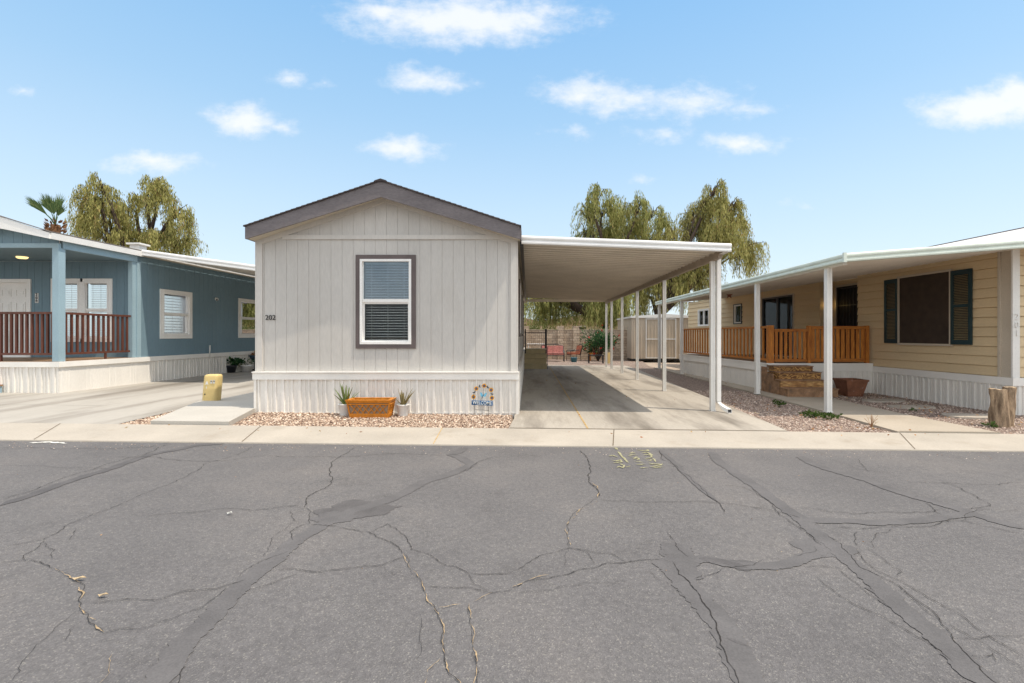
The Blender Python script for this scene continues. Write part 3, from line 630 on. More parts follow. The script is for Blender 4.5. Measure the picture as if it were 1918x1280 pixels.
for xa in (EXL - .03, EXR + .03):             # shingle courses with a slightly ragged edge
    for k in range(n):
        a = RX + (xa - RX) * k / n; b = RX + (xa - RX) * (k + 1) / n; up = .016
        mb.prism([(a, 8.465 - random.uniform(0, .012), roofz(a) - .010), (b, 8.465 - random.uniform(0, .012), roofz(b) - .010), (b, 8.465, roofz(b) + up), (a, 8.465, roofz(a) + up * .5)], (0, Y1 + .34 - 8.465, 0))
mb.prism([(RX - .12, 8.458, roofz(RX - .12) + .012), (RX + .12, 8.458, roofz(RX + .12) + .012), (RX + .1, 8.458, roofz(RX + .1) + .026), (RX, 8.458, RZT + .024), (RX - .1, 8.458, roofz(RX - .1) + .026)], (0, Y1 + .3 - 8.458, 0))
mb.build('roof', 'shingle', home)
window(home, FF, whole, 'taupe', .078, 'white', 'full', 'glass_tint', th=.008)
w = window(home, FR, rwin, 'taupe', .08, 'white', 'full'); w = window(home, FR, rwin2, 'taupe', .08, 'white', 'full')
mb = MB(); ring(mb, FR, rdoor[0] - .07, rdoor[1] + .07, rdoor[2] - .03, rdoor[3] + .07, .07, -.02, .03); d = mb.build('door', 'taupe', home)
mb = MB(); mb.ob(FR, rdoor[0], rdoor[1], -.05, -.01, rdoor[2], rdoor[3]); mb.build('door_leaf', 'white', d)
text('house_number', '202', .128, P(506.5, 595.5, 8.775), 'text_dark', home)

# ------------------------------------------------------------------ carport
cp = thing('carport', (1.75, 8.75, 0), 'white metal carport with ribbed tan underside attached to the greige home', 'carport')
CL, CR, CY0, CY1 = -.118, 3.70, 8.75, 22.2
zc = lambda x: 3.278 - (x - CL) * (3.278 - 3.13) / (CR - CL)
mb = MB(); rows0, rows1 = [], []; y = CY0 + .03
while y < CY1 - .03:
    for dy, dz in ((0, 0), (.14, 0), (.145, -.012), (.155, -.012), (.157, .06), (.215, .06), (.225, 0)):
        rows0.append((CL, y + dy, zc(CL) - .085 + dz)); rows1.append((CR - .05, y + dy, zc(CR) - .085 + dz))
    y += .25
mb.grid([rows0, rows1], 0); mb.grid([[(a, b, c + .012) for a, b, c in rows0], [(a, b, c + .012) for a, b, c in rows1]], 0)
y = CY0 + .03 + .157
while y < CY1 - .03:
    mb.hexa([(CL, y, zc(CL) - .125), (CR - .05, y, zc(CR) - .125), (CR - .05, y + .018, zc(CR) - .125), (CL, y + .018, zc(CL) - .125), (CL, y, zc(CL) - .084), (CR - .05, y, zc(CR) - .084), (CR - .05, y + .018, zc(CR) - .084), (CL, y + .018, zc(CL) - .084)], 1); y += .25
mb.build('roof_panel', ['pan', 'pan_seam'], cp)
mb = MB()
def gutter(mb, p, q, h, out):     # roll-formed fascia: two bulged bands
    p, q, out = V(p), V(q), V(out)
    prof = [(0, 0), (.016, .006), (.02, .03), (.014, .052), (.004, .062), (.004, .078), (.02, .086), (.026, .11), (.022, .135), (.008, .15), (-.03, .155), (-.03, 0)]
    k = h / .155
    mb.grid([[p + out * o + V((0, 0, z * k - h)) for o, z in prof], [q + out * o + V((0, 0, z * k - h)) for o, z in prof]], 0)
    for e in (p, q): mb.face([e + out * o + V((0, 0, z * k - h)) for o, z in prof])
gutter(mb, (CL, CY0, zc(CL)), (CR, CY0, zc(CR)), .155, (0, -1, 0)); mb.build('fascia', 'gutter', cp)
mb = MB(); gutter(mb, (CR, CY0 + .03, zc(CR)), (CR, CY1, zc(CR)), .15, (1, 0, 0)); mb.box(CR - .12, CR - .03, CY0 + .04, CY1, zc(CR) - .155, zc(CR) - .148); mb.build('gutter', 'gutter', cp)
mb = MB(); mb.box(CL, CR - .05, CY1 - .02, CY1 + .01, 2.98, 3.10); mb.build('rear_fascia', 'pan', cp)
mb = MB(); mb.box(CR - .14, CR - .06, 9.0, CY1 - .05, 2.90, 3.035); mb.build('beam', 'beam', cp)
mb = MB(); mb.box(CL - .03, CL + .03, CY0 + .05, CY1, 3.10, 3.19); mb.build('ledger', 'black', cp)
def post(parent, x, y, top, w=.085, m='white_al', name='post', base=.01):
    mb = MB(); h = w / 2; g = gz(x) + base
    prof = [(-h, -h), (-h * .35, -h), (-h * .3, -h + .012), (h * .3, -h + .012), (h * .35, -h), (h, -h), (h, -h * .35), (h - .012, -h * .3), (h - .012, h * .3), (h, h * .35), (h, h), (-h, h)]
    mb.prism([(x + a, y + b, g) for a, b in prof], (0, 0, top - g)); mb.box(x - h - .012, x + h + .012, y - h - .012, y + h + .012, g, g + .02)
    return mb.build(name, m, parent)
for y in (9.38, 12.7, 15.85, 18.4, 20.7, 22.1): post(cp, 3.60, y, 2.90)
mb = MB(); g = gz(3.6)
mb.box(3.66, 3.735, 9.29, 9.365, g + .2, 2.99)
mb.hexa([(3.66, 9.29, g + .2), (3.735, 9.29, g + .2), (3.735, 9.365, g + .2), (3.66, 9.365, g + .2)] + [(3.66, 9.29, g + .21), (3.735, 9.29, g + .21), (3.735, 9.365, g + .21), (3.66, 9.365, g + .21)])
a = V((3.66, 9.29, g)); ux, uy = V((.075, 0, 0)), V((0, .075, 0)); d = V((.12, -.22, -.13))
top = [a + V((0, 0, .2)), a + ux + V((0, 0, .2)), a + ux + uy + V((0, 0, .2)), a + uy + V((0, 0, .2))]
t2 = [a + d * .5 + V((0, 0, .13)), a + ux + d * .5 + V((0, 0, .13)), a + ux + d * .5 + V((0, .02, .20)), a + d * .5 + V((0, .02, .20))]
t3 = [a + d + V((0, 0, .155)), a + ux + d + V((0, 0, .155)), a + ux + d + V((0, .02, .225)), a + d + V((0, .02, .225))]
mb.grid([top, t2, t3], 0, False, True); mb.build('downspout', 'white_al', cp)
mb = MB(); mb.face([p + V((0, .012, 0)) for p in t3]); mb.build('spout_opening', 'black', cp)

st = thing('entry_steps', (.25, 20.3, 0), 'tan four-step entry stair with thin dark handrail beside the greige home', 'steps')
for k in range(4):
    mb = MB(); zt = .85 - .21 * (3 - k); y = 20.25 + .28 * k
    mb.box(-.15, .80, y, 21.9, zt - .205, zt - .035); mb.box(-.16, .81, y - .03, 21.9, zt - .033, zt); mb.build('step', 'step_wood', st)
mb = MB()
for x, y in ((-.12, 21.1), (.80, 21.1), (.80, 22.0)): mb.box(x - .03, x + .03, y - .03, y + .03, .3, 1.72)
for z in (1.0, 1.55): mb.box(-.12, .80, 21.09, 21.11, z, z + .025); mb.box(.79, .81, 21.1, 22.0, z, z + .025)
for k in range(9): mb.box(-.05 + .09 * k, -.04 + .09 * k, 21.095, 21.105, 1.0, 1.55)
mb.build('handrail', 'black', st)
mb = MB(); mb.box(.815, .835, 20.2, 20.24, .0, .95); mb.build('grab_post', 'black', st)

# ------------------------------------------------------------------ blue home on the left
SL = .032; UL = V((SL, 1, 0)); NL = V((1, -SL, 0))
def LXY(u, y): return V((u + SL * (y - 10.96), y, 0))
bh = thing('mobile_home', (-10.7, 10.96, gz(-10.7)), 'slate blue mobile home with a front corner porch and number 208', 'mobile home')
U0, PW = -10.70, 13.06
FS = Frame(LXY(U0, 10.96), UL, NL)                      # side wall facing the driveway
FP = Frame((0, PW, 0), (1, 0, 0), (0, -1, 0))           # porch back wall
FG = Frame((0, 10.96, 0), (1, 0, 0), (0, -1, 0))        # front plane
def sa(px):                                             # distance along the side wall of a measured column
    k = (px - CX) / F_PX; return ((U0 - SL * 10.96) / (k - SL)) - 10.96
mb = MB()
A = sa(299) + .0; B = sa(359); w1 = (A + .1, B - .1, P(0, 631, 10.96 + B).z + .0, P(0, 534, 10.96 + A).z - .08)
w1 = (A + .09, B - .09, 1.44, 2.70); A2 = sa(446); w2 = (A2 + .09, A2 + 1.35, 1.44, 2.70)
a0 = PW - 10.96
groove_wall(mb, FS, a0, 22, .83, 3.45, [w1, w2]); sheet(mb, FS, grooves(a0, 22), 3.45, 3.68)
pwin = (P(103, 0, PW).x, P(205, 0, PW).x, 1.36, 2.90); pdoor = (-14.5, P(52, 0, PW).x, .86, 2.88)
pm = (pwin[0] + pwin[1]) / 2
pw_l = (pwin[0], pm - .06, 1.36, 2.90); pw_r = (pm + .06, pwin[1], 1.36, 2.90)
groove_wall(mb, FP, -17.2, U0 + .06, .83, 3.46, [pw_l, pw_r, pdoor])
ridge, eave, rs = -11.8, -10.62, .31
rzl = lambda x: 3.75 + rs * (eave - x) if x > ridge else 3.75 + rs * (eave - ridge) - .09 * (ridge - x)
rz2 = lambda x: 3.75 + .165 * (eave - x) if x > -14.7 else 3.75 + .165 * (eave + 14.7) - .165 * (-14.7 - x)
sheet(mb, FG, grooves(-17.4, ridge), 3.46, lambda a: rzl(a) - .1); sheet(mb, FG, grooves(ridge, U0, off=.05), 3.46, lambda a: rzl(a) - .1)
q = LXY(U0, 33); q2 = LXY(-18.8, 33); mb.face([q, q2, q2 + V((0, 0, 3.7)), q + V((0, 0, 3.7))])
mb.build('wall', 'blue_wall', bh)
mb = MB(); F0 = Frame((0, 10.955, 0), (1, 0, 0), (0, -1, 0)); sheet(mb, F0, ribs(-17.4, U0, .305, .1), .05, .74)
sheet(mb, FS, ribs(0, a0 + .45, .61, 0, .25), .03, .74); sheet(mb, FS, ribs(a0 + .45, 22, .305), .03, .74); mb.build('skirting', 'skirt', bh)
mb = MB(); mb.ob(F0, -17.4, U0 + .04, -.01, .04, .727, .85); mb.ob(FS, .0, 22, .0, .045, .727, .85); mb.build('skirt_trim', 'skirt_trim', bh)
mb = MB(); mb.box(-17.3, U0 - .0, 10.93, PW, .80, .853)
k = 0; mb.build('porch_floor', 'deck_wood', bh)
mb = MB(); mb.face([(-17.3, 10.96, 3.462), (U0, 10.96, 3.462), (U0 + .06, PW, 3.462), (-17.3, PW, 3.462)]); mb.build('porch_ceiling', 'blue_wall', bh)
mb = MB(); mb.lathe((-12.95, 12.3, 3.38), [(.0, .03), (.09, .035), (.115, .06), (.115, .082)], 16); mb.build('ceiling_lamp', 'lamp', bh)
mb = MB(); mb.box(-17.4, U0 + .01, 10.94, 11.0, 3.45, 3.55); mb.ob(FS, .08, a0, -.06, .02, 3.44, 3.64); mb.build('porch_header', 'blue_trim', bh)
mb = MB(); mb.box(U0 - .14, U0 + .005, 10.945, 11.11, .853, 3.45); mb.build('porch_post', 'blue_trim', bh)
mb = MB(); mb.ob(FS, a0 - .02, a0 + .11, -.02, .026, .853, 3.45); mb.ob(FS, a0 - .14, a0 - .02, -.12, .0, .853, 3.45); mb.build('corner_trim', 'blue_trim', bh)
mb = MB()                                              # rake and eave boards
y = 10.66; e = eave
mb.prism([(e, y, 3.60), (ridge, y, rzl(ridge) - .27), (ridge, y, rzl(ridge)), (e, y, 3.73)], (0, .03, 0)); mb.prism([(ridge, y, rzl(ridge) - .27), (-18.8, y, rzl(-18.8) - .2), (-18.8, y, rzl(-18.8)), (ridge, y, rzl(ridge))], (0, .03, 0))
p0, p1 = LXY(e, 10.69), LXY(e, PW + .1)
mb.prism([p0 + V((0, 0, 3.60)), p0 + V((.03, 0, 3.60)), p0 + V((.045, 0, 3.735)), p0 + V((0, 0, 3.735))], p1 - p0); mb.build('fascia', 'white', bh)
mb = MB(); r0, r1 = LXY(e, 10.7), LXY(e, 33)
for (ua, ub) in ((eave, -14.7), (-14.7, -18.8)):
    za, zb = rz2(ua), rz2(ub)
    mb.prism([LXY(ua, 10.70) + V((0, 0, za - .10)), LXY(ub, 10.70) + V((0, 0, zb - .10)), LXY(ub, 10.70) + V((0, 0, zb)), LXY(ua, 10.70) + V((0, 0, za))], UL * 22.5)
mb.build('soffit', 'white', bh)
mb = MB()
for (ua, ub) in ((eave + .03, -14.7), (-14.7, -18.8)):
    za, zb = rz2(ua) + .004, rz2(ub) + .004
    mb.prism([LXY(ua, 10.70) + V((0, 0, za)), LXY(ub, 10.70) + V((0, 0, zb)), LXY(ub, 10.70) + V((0, 0, zb + .03)), LXY(ua, 10.70) + V((0, 0, za + .02))], UL * 22.6)
for ua, ub in ((eave + .02, ridge), (ridge, -18.8)): mb.prism([(ua, 10.645, rzl(ua) + .003), (ub, 10.645, rzl(ub) + .003), (ub, 10.645, rzl(ub) + .024), (ua, 10.645, rzl(ua) + .018)], (0, .06, 0))
mb.build('roof', 'shingle_grey', bh)
mb = MB(); x, y = -11.6, 14.3; z = rz2(x - .12) + .13; mb.box(x - .14, x + .14, y - .14, y + .14, z - .3, z + .06); mb.box(x - .2, x + .2, y - .2, y + .2, z + .06, z + .11); mb.build('roof_vent', 'white_al', bh)
window(bh, FS, w1, 'white', .09, slat=.085, th=.007); window(bh, FS, w2, 'white', .09, 'white', 'half', slat=.085, th=.012)
wl = window(bh, FP, pw_l, 'white', .09); wr = window(bh, FP, pw_r, 'white', .09)
mb = MB(); mb.ob(FP, pm - .055, pm + .055, -.004, .034, 1.36, 2.90); mb.build('window_mullion', 'white', bh)
mb = MB(); ring(mb, FP, pdoor[0] - .1, pdoor[1] + .1, pdoor[2] - .1, pdoor[3] + .1, .1, -.09, .03); d = mb.build('door', 'white', bh)
mb = MB(); da, db = pdoor[0], pdoor[1]; mb.ob(FP, da, db, -.09, -.06, pdoor[2], pdoor[3])
ww = (db - da - .36) / 2
for k in range(2):
    l = da + .12 + k * (ww + .12)
    for z0, z1 in ((1.05, 1.62), (1.76, 2.36), (2.5, 2.72)): ring(mb, FP, l, l + ww, z0, z1, .03, -.06, -.048); mb.ob(FP, l + .06, l + ww - .06, -.06, -.05, z0 + .06, z1 - .06)
mb.build('door_leaf', 'white', d)
nb = MB(); dx = P(69.3, 0, PW).x
for k, ch in enumerate('208'):
    z = P(0, 552.5 + 6.2 * k, PW).z; nb.ob(FP, dx - .045, dx + .045, .004, .010, z - .043, z + .043)
pl = nb.build('house_number', 'white', bh)
for k, ch in enumerate('208'):
    z = P(0, 552.5 + 6.2 * k, PW).z; text('digit', ch, .105, (dx, PW - .014, z), 'text_dark', pl, offset=.003)
def railing(parent, p, q, z0, z1, n, m, bw=.042, bd=.042, name='railing', rail=.05, railm=None):
    p, q = V(p), V(q); d = q - p; L = d.length; u = d.normalized(); F = Frame((p.x, p.y, 0), u, (-u.y, u.x, 0)); mb = MB()
    mb.ob(F, 0, L, -.045, .045, z1 - rail, z1); mb.ob(F, 0, L, -.025, .025, z0, z0 + rail); r = mb.build(name, railm or m, parent)
    for k in range(n):
        a = L * (k + .5) / n; b = MB(); b.ob(F, a - bw / 2, a + bw / 2, -bd / 2, bd / 2, z0 + rail + .001, z1 - rail - .001); b.build('baluster', m, r)
    return r
r = railing(bh, (-14.4, 11.03, 0), (U0 - .15, 11.03, 0), 1.0, 1.99, 30, 'rail_red')
p = LXY(U0 - .07, 11.12); q = LXY(U0 - .07, PW - .16); r = railing(bh, p, q, 1.0, 1.99, 13, 'rail_red', .04, .04)
v = LXY(U0 - .07, 12.2)
for x, y in ((-12.1, 11.03), (-13.4, 11.03), (v.x, 12.2)): mb = MB(); mb.box(x - .02, x + .02, y - .02, y + .02, .854, .999); mb.build('railing_foot', 'rail_red', bh)
cm = thing('security_camera', FS.at(sa(404), .02, 2.68), 'small pale security camera on the slate blue side wall', 'camera')
mb = MB(); a = sa(404); c_ = FS.at(a, .0, 2.68); mb.tube([c_ + V((.0, 0, 0)), c_ + V((.06, 0, -.01))], .045, 10); mb.tube([c_ + V((.06, 0, -.01)), c_ + V((.13, -.14, -.05))], .04, 10, 0); mb.build('housing', 'white', cm)
mb = MB(); mb.tube([c_ + V((.13, -.14, -.05)), c_ + V((.133, -.147, -.053))], .03, 10); mb.build('lens', 'black', cm)
mb = MB(); a = sa(389); mb.tube([FS.at(a, .06, .72), FS.at(a, .07, .92), FS.at(a - .02, .09, 1.12)], .02, 8); mb.build('drain_pipe', 'white_al', bh)
mb = MB(); mb.box(-12.9, -11.95, 10.5, 10.92, .02, .30); sb = thing('porch_step', (-12.4, 10.7, .12), 'low blue porch step with brown tread below the porch railing', 'step')
mb.build('step_box', 'blue_trim', sb); mb = MB(); mb.box(-12.92, -11.93, 10.47, 10.92, .302, .335); mb.build('tread', 'deck_wood', sb)

aw = thing('carport', (-8.7, 13.1, .1), 'white sloping metal carport running off the slate blue home', 'carport')
ax0, ax1, ay0, ay1 = -10.52, -6.8, 13.1, 26.0; az = lambda x: 3.79 - (x - (-10.52)) * .137
mb = MB(); rows0, rows1 = [], []; y = ay0 + .03
while y < ay1:
    for dy, dz in ((0, 0), (.2, 0), (.215, .03), (.25, .03), (.265, 0)):
        rows0.append((ax0 + SL * (y + dy - 13.1), y + dy, az(ax0) - .10 + dz)); rows1.append((ax1, y + dy, az(ax1) - .10 + dz))
    y += .3
mb.grid([rows0, rows1]); mb.grid([[(a, b, c + .012) for a, b, c in rows0], [(a, b, c + .012) for a, b, c in rows1]]); mb.build('roof_panel', 'pan_grey', aw)
mb = MB(); gutter(mb, (ax0, ay0, az(ax0)), (ax1, ay0, az(ax1)), .165, (0, -1, 0)); mb.build('fascia', 'gutter', aw)
for y in (14, 18, 22, 25.5): post(aw, ax1 - .12, y, az(ax1) - .12)
mb = MB(); mb.ob(FS, a0 + .08, 15, .005, .04, 3.62, 3.67); mb.build('ledger', 'soffit', aw)

# ------------------------------------------------------------------ tan home on the right
SR = -.063; UR = V((SR, 1, 0)); NR = V((-1, SR, 0)); DECKZ = .69
def RXY(u, y): return V((u + SR * (y - 13.05), y, 0))
th = thing('mobile_home', (9.4, 9.44, gz(9.4)), 'tan lap-sided mobile home with dark shuttered window and white skirting', 'mobile home')
UW = 9.30; FT = Frame(RXY(UW, 9.44), UR, NR); SC = math.sqrt(1 + SR * SR)
ay = lambda y: (y - 9.44) * SC
def ty(px):
    k = (px - CX) / F_PX; return (UW - SR * 13.05) / (k - SR)
bigw = (ay(ty(1782)), ay(ty(1687)), 1.26, 2.88)
mb = MB(); wt = 3.14
lap_wall(mb, FT, ay(9.68), ay(13.5), .62, wt, [bigw])
slide = (ay(ty(1487)), ay(ty(1429)), .72, 2.84); small = (ay(ty(1389.6)), ay(ty(1376)), 1.95, 2.72); farw = (ay(ty(1328)), ay(ty(1309)), 1.92, 2.68)
lap_wall(mb, FT, ay(15.1), ay(25.5), .62, wt, [slide, small, farw])
FB = Frame(FT.at(0, -.5, 0), UR, NR); sdoor = (ay(13.75), ay(15.0), .74, 2.94)
lap_wall(mb, FB, ay(13.5), ay(15.1), .62, wt, [(sdoor[0], sdoor[1], sdoor[2], sdoor[3])])
FE = Frame(FT.at(ay(15.1), -.5, 0), NR, V((-SR * 0, -1, 0))); lap_wall(mb, FE, 0, .5, .62, wt)
FE2 = Frame(FT.at(ay(13.5), 0, 0), -NR, V((0, 1, 0))); lap_wall(mb, FE2, 0, .5, .62, wt)
FH = Frame(FT.at(0, 0, 0), (1, 0, 0), (0, -1, 0)); lap_wall(mb, FH, .0, 7.5, .62, 3.2)
e = FT.at(ay(25.5), 0, 0); mb.face([e, e + V((7.5, 0, 0)), e + V((7.5, 0, 3.2)), e + V((0, 0, 3.2))])
mb.build('wall', 'tan_lap', th)
mb = MB(); mb.ob(FT, .0, ay(9.66), -.01, .02, .62, wt); mb.build('corner_panel', 'tan_pale', th)
mb = MB(); mb.ob(FT, ay(9.645), ay(9.69), -.0, .05, .62, wt); mb.build('corner_trim', 'tan_pale', th)
mb = MB(); mb.ob(FH, -.04, .1, .0, .035, .62, wt + .03); ct = mb.build('corner_trim', 'white_al', th)
p = FH.at(.035, .04, 0)
for k, ch in enumerate('201'): text('numeral', ch, .17, (p.x, p.y - .003, P(0, 594 + 15.5 * k, 9.4).z), 'white_al', ct, extrude=.008)
mb = MB()
sheet(mb, Frame(FT.at(0, .02, 0), UR, NR), ribs(0, ay(13.05), .305, .05), -.16, .47); mb.build('skirting', 'skirt', th); mb = MB(); sheet(mb, Frame(FH.at(0, .02, 0), (1, 0, 0), (0, -1, 0)), ribs(0, 7.5, .305), -.2, .47); mb.build('skirting', 'skirt', th); mb = MB()
sheet(mb, Frame(FT.at(ay(19), .02, 0), UR, NR), ribs(0, ay(16), .305), -.16, .47); mb.build('skirting', 'skirt', th)
for F_, a_, b_ in ((FT, -.05, ay(13.0)), (FH, -.055, 7.5), (FT, ay(19.2), ay(25.5))): mb = MB(); mb.ob(F_, a_, b_, .001, .055 if F_ is FT else .058, .465, .62); mb.build('skirt_trim', 'skirt_trim', th)
mb = MB(); el, er = RXY(UW - .1, 9.2), RXY(UW + 3.7, 9.2); e3 = RXY(UW + 7.5, 9.2); zr = 4.22
for a, b, za, zb in ((el, er, 3.19, zr), (er, e3, zr, 3.19)): mb.prism([a + V((0, 0, za)), b + V((0, 0, zb)), b + V((0, 0, zb + .05)), a + V((0, 0, za + .05))], UR * 16.6)
mb.build('roof', 'roof_white', th)
mb = MB(); mb.prism([er + V((-.07, 0, zr + .03)), er + V((.07, 0, zr + .03)), er + V((0, 0, zr + .075))], UR * 16.5); mb.build('ridge_cap', 'shingle', th)
mb = MB(); ring(mb, FT, bigw[0] - .05, bigw[1] + .05, bigw[2] - .05, bigw[3] + .05, .05, -.01, .06); w_ = mb.build('window', 'tan_pale', th)
mb = MB(); mb.ob(FT, bigw[0], bigw[1], .0, .03, bigw[2], bigw[3]); mb.build('sun_screen', 'door_brown', w_)
def shutter(a0, a1, c0, c1):
    mb = MB(); f = .065; mb.ob(FT, a0, a0 + f, .026, .065, c0, c1); mb.ob(FT, a1 - f, a1, .026, .065, c0, c1); m_ = c0 + (c1 - c0) * .52
    for z0, z1 in ((c0, c0 + .1), (m_ - .03, m_ + .03), (c1 - .1, c1)): mb.ob(FT, a0 + f, a1 - f, .027, .063, z0, z1)
    s = mb.build('shutter', 'green_dark', th); sl = MB()
    for z0, z1 in ((c0 + .1, m_ - .03), (m_ + .03, c1 - .1)):
        z = z0 + .015
        while z < z1 - .01:
            sl.hexa([FT.at(a0 + f, .030, z + .012), FT.at(a1 - f, .030, z + .012), FT.at(a1 - f, .056, z - .008), FT.at(a0 + f, .056, z - .008),
                     FT.at(a0 + f, .030, z + .016), FT.at(a1 - f, .030, z + .016), FT.at(a1 - f, .056, z - .004), FT.at(a0 + f, .056, z - .004)]); z += .036
    sl.build('louver', 'louver', s)
    bk = MB(); bk.ob(FT, a0 + f, a1 - f, .0255, .028, c0 + .1, c1 - .1); bk.build('backing', 'black', s)
shutter(ay(ty(1824)), ay(ty(1785)), 1.25, 2.88); shutter(ay(ty(1685)), ay(ty(1660)), 1.25, 2.88)
def slider(hole, cas, div, mname='window', curtains=True, F=FT):
    a0_, a1_, c0, c1 = hole; mb = MB(); ring(mb, F, a0_ - .04, a1_ + .04, c0 - .04, c1 + .04, .04, -.02, .045); w_ = mb.build(mname, cas, th)
    fr = MB(); ring(fr, F, a0_, a1_, c0, c1, .045, -.06, .03); m_ = (a0_ + a1_) / 2
    if div: fr.ob(F, m_ - .035, m_ + .035, -.058, .025, c0 + .045, c1 - .045)
    fr.build('frame', 'white_al' if mname == 'window' else 'black', w_)
    g = MB(); g.ob(F, a0_ + .045, a1_ - .045, -.03, -.025, c0 + .045, c1 - .045); g.build('pane', 'glass', w_)
    if curtains:
        c = MB(); n = 40; pts = [(a0_ + .02 + (a1_ - a0_ - .04) * k / n, -.16 + .02 * math.sin(k * 1.9)) for k in range(n + 1)]
        sheet(c, F, pts[2:-2], c0 + .05, c0 + (c1 - c0) * (.62 if mname != 'window' else .98)); c.build('curtain', 'curtain', w_)
    return w_
sw = slider(slide, 'tan_pale', True, 'sliding_door')
sm = slider(small, 'black', False, curtains=False); fw = slider(farw, 'white_al', True)
mb = MB(); a, b, c0, c1 = sdoor; ring(mb, FB, a - .05, b + .05, c0 - .03, c1 + .06, .05, -.02, .05); dd = mb.build('door', 'tan_pale', th)
mb = MB(); mb.ob(FB, a, b, -.07, -.04, c0, c1); mb.build('door_leaf', 'dark_in', dd)
mb = MB(); ring(mb, FB, a, b, c0, c1, .06, -.02, .03)
for k in range(1, 9): mb.ob(FB, a + (b - a) * k / 9 - .008, a + (b - a) * k / 9 + .008, -.005, .015, c0 + .06, c1 - .06)
for z in (1.55, 2.35): mb.ob(FB, a + .06, b - .06, -.006, .016, z, z + .025)
mb.build('security_screen', 'black', dd)
lp = thing('wall_lamp', FE.at(.25, .02, 2.42), 'lit wall lantern beside the dark screen door of the tan home', 'lamp'); c_ = FE.at(.27, .0, 2.40)
mb = MB(); mb.box(c_.x - .04, c_.x + .04, c_.y - .03, c_.y - .001, c_.z - .1, c_.z + .1); mb.lathe((c_.x, c_.y - .09, c_.z - .14), [(0, 0), (.03, .0), (.045, .05), (.05, .06)], 10); mb.lathe((c_.x, c_.y - .09, c_.z + .1), [(.07, 0), (.04, .04), (0, .06)], 10); mb.build('bracket', 'black', lp)
mb = MB(); mb.lathe((c_.x, c_.y - .09, c_.z - .08), [(.045, 0), (.06, .18)], 10); mb.build('lantern_glass', 'lamp_wall', lp)

ra = thing('porch_awning', (7.5, 8.62, gz(7.5)), 'long mint-white metal awning over the deck of the tan home', 'awning')
bx0, bx1, by0, by1 = 5.68, 9.46, 8.62, 21.4; bz = lambda x: 2.93 + (x - bx0) * .077
mb = MB(); rows0, rows1 = [], []; y = by0 + .03
while y < by1 - .1:
    for dy, dz in ((0, 0), (.085, 0), (.09, -.008), (.096, -.008), (.098, .045), (.145, .045), (.15, 0)):
        xr = min(bx1 + .6, RXY(UW, y).x - .005 + (.55 if 13.4 < y < 15.15 else 0 if y > 9.4 else .15)); rows0.append((bx0 + .05, y + dy, bz(bx0) - .085 + dz)); rows1.append((xr, y + dy, bz(xr) - .085 + dz))
    y += .17
mb.grid([rows0, rows1]); mb.grid([[(a, b, c + .012) for a, b, c in rows0], [(a, b, c + .012) for a, b, c in rows1]]); mb.build('roof_panel', 'pan_grey', ra)
mb = MB(); gutter(mb, (bx0, by0, bz(bx0)), (11.4, by0, bz(11.4)), .157, (0, -1, 0)); mb.build('fascia', 'mint', ra)
mb = MB(); rows = []; xs2 = (9.3, 11.4); mb.hexa([(9.3, by0 + .03, bz(9.3) - .10), (11.4, by0 + .03, bz(11.4) - .10), (11.4, 9.43, bz(11.4) - .10), (9.3, 9.43, bz(9.3) - .10), (9.3, by0 + .03, bz(9.3) - .06), (11.4, by0 + .03, bz(11.4) - .06), (11.4, 9.43, bz(11.4) - .06), (9.3, 9.43, bz(9.3) - .06)]); mb.build('soffit', 'pan_grey', ra)
mb = MB(); gutter(mb, (bx0, by0, bz(bx0)), (bx0, by1, bz(bx0)), .157, (-1, 0, 0)); mb.box(bx0 - .035, bx0 + .02, by0 - .035, by0 + .01, bz(bx0) - .165, bz(bx0) + .008); mb.build('gutter', 'mint', ra)
mb = MB(); mb.box(bx0 + .1, bx0 + .18, by0 + .2, by1 - .05, 2.75, 2.84); mb.build('beam', 'white_al', ra)
for y in (9.32, 12.2, 18.2, 21.3): post(ra, 5.82, y, 2.75, .10, base=.03)
p = P(1366, 553, 18.0)
sr = thing('hanging_star', p, 'rusty metal star hanging under the mint-white awning', 'star decoration'); mb = MB(); pts = []
for k in range(10):
    r_ = .16 if k % 2 == 0 else .065; t = math.pi / 2 + k * math.pi / 5; pts.append((p.x + r_ * math.cos(t), p.y, p.z + r_ * math.sin(t)))
for k in range(10): a, b = pts[k], pts[(k + 1) % 10]; mb.face([a, b, (p.x, p.y - .05, p.z)]); mb.face([b, a, (p.x, p.y + .05, p.z)])
mb.build('star_body', 'star', sr); mb = MB(); mb.tube([(p.x, p.y, p.z + .15), (p.x, p.y, bz(p.x) - .08)], .004, 4); mb.build('cord', 'wire', sr)

dk = thing('porch_deck', (6.46, 12.95, gz(6.5)), 'raised deck with orange-brown cedar railing along the tan home', 'deck')
DU, DY0, DY1 = 6.46, 12.95, 19.2
FDs = Frame(RXY(DU, DY0), UR, NR); FDf = Frame((DU, DY0, 0), (1, 0, 0), (0, -1, 0)); LD = ay(DY1) - ay(DY0)
mb = MB(); a, b = RXY(DU, DY0), RXY(DU, DY1); c, d = RXY(UW - .03, DY1), RXY(UW - .03, DY0)
mb.prism([a + V((0, 0, .60)), d + V((0, 0, .60)), c + V((0, 0, .60)), b + V((0, 0, .60))], (0, 0, .085)); mb.build('floor', 'deck_wood', dk)
mb = MB(); sheet(mb, FDs, grooves(0, LD, .3, 0, .006, .008), -.12, .50); mb.build('skirting', 'skirt', dk); mb = MB(); sheet(mb, Frame(FDf.at(1.1, 0, 0), (1, 0, 0), (0, -1, 0)), ribs(0, 1.72, .305, 0, .6), -.14, .50); mb.ob(FDf, -.01, .09, .0, .02, -.1, .5); sheet(mb, FDf, [(0, -.002), (1.1, -.002)], -.1, .5)
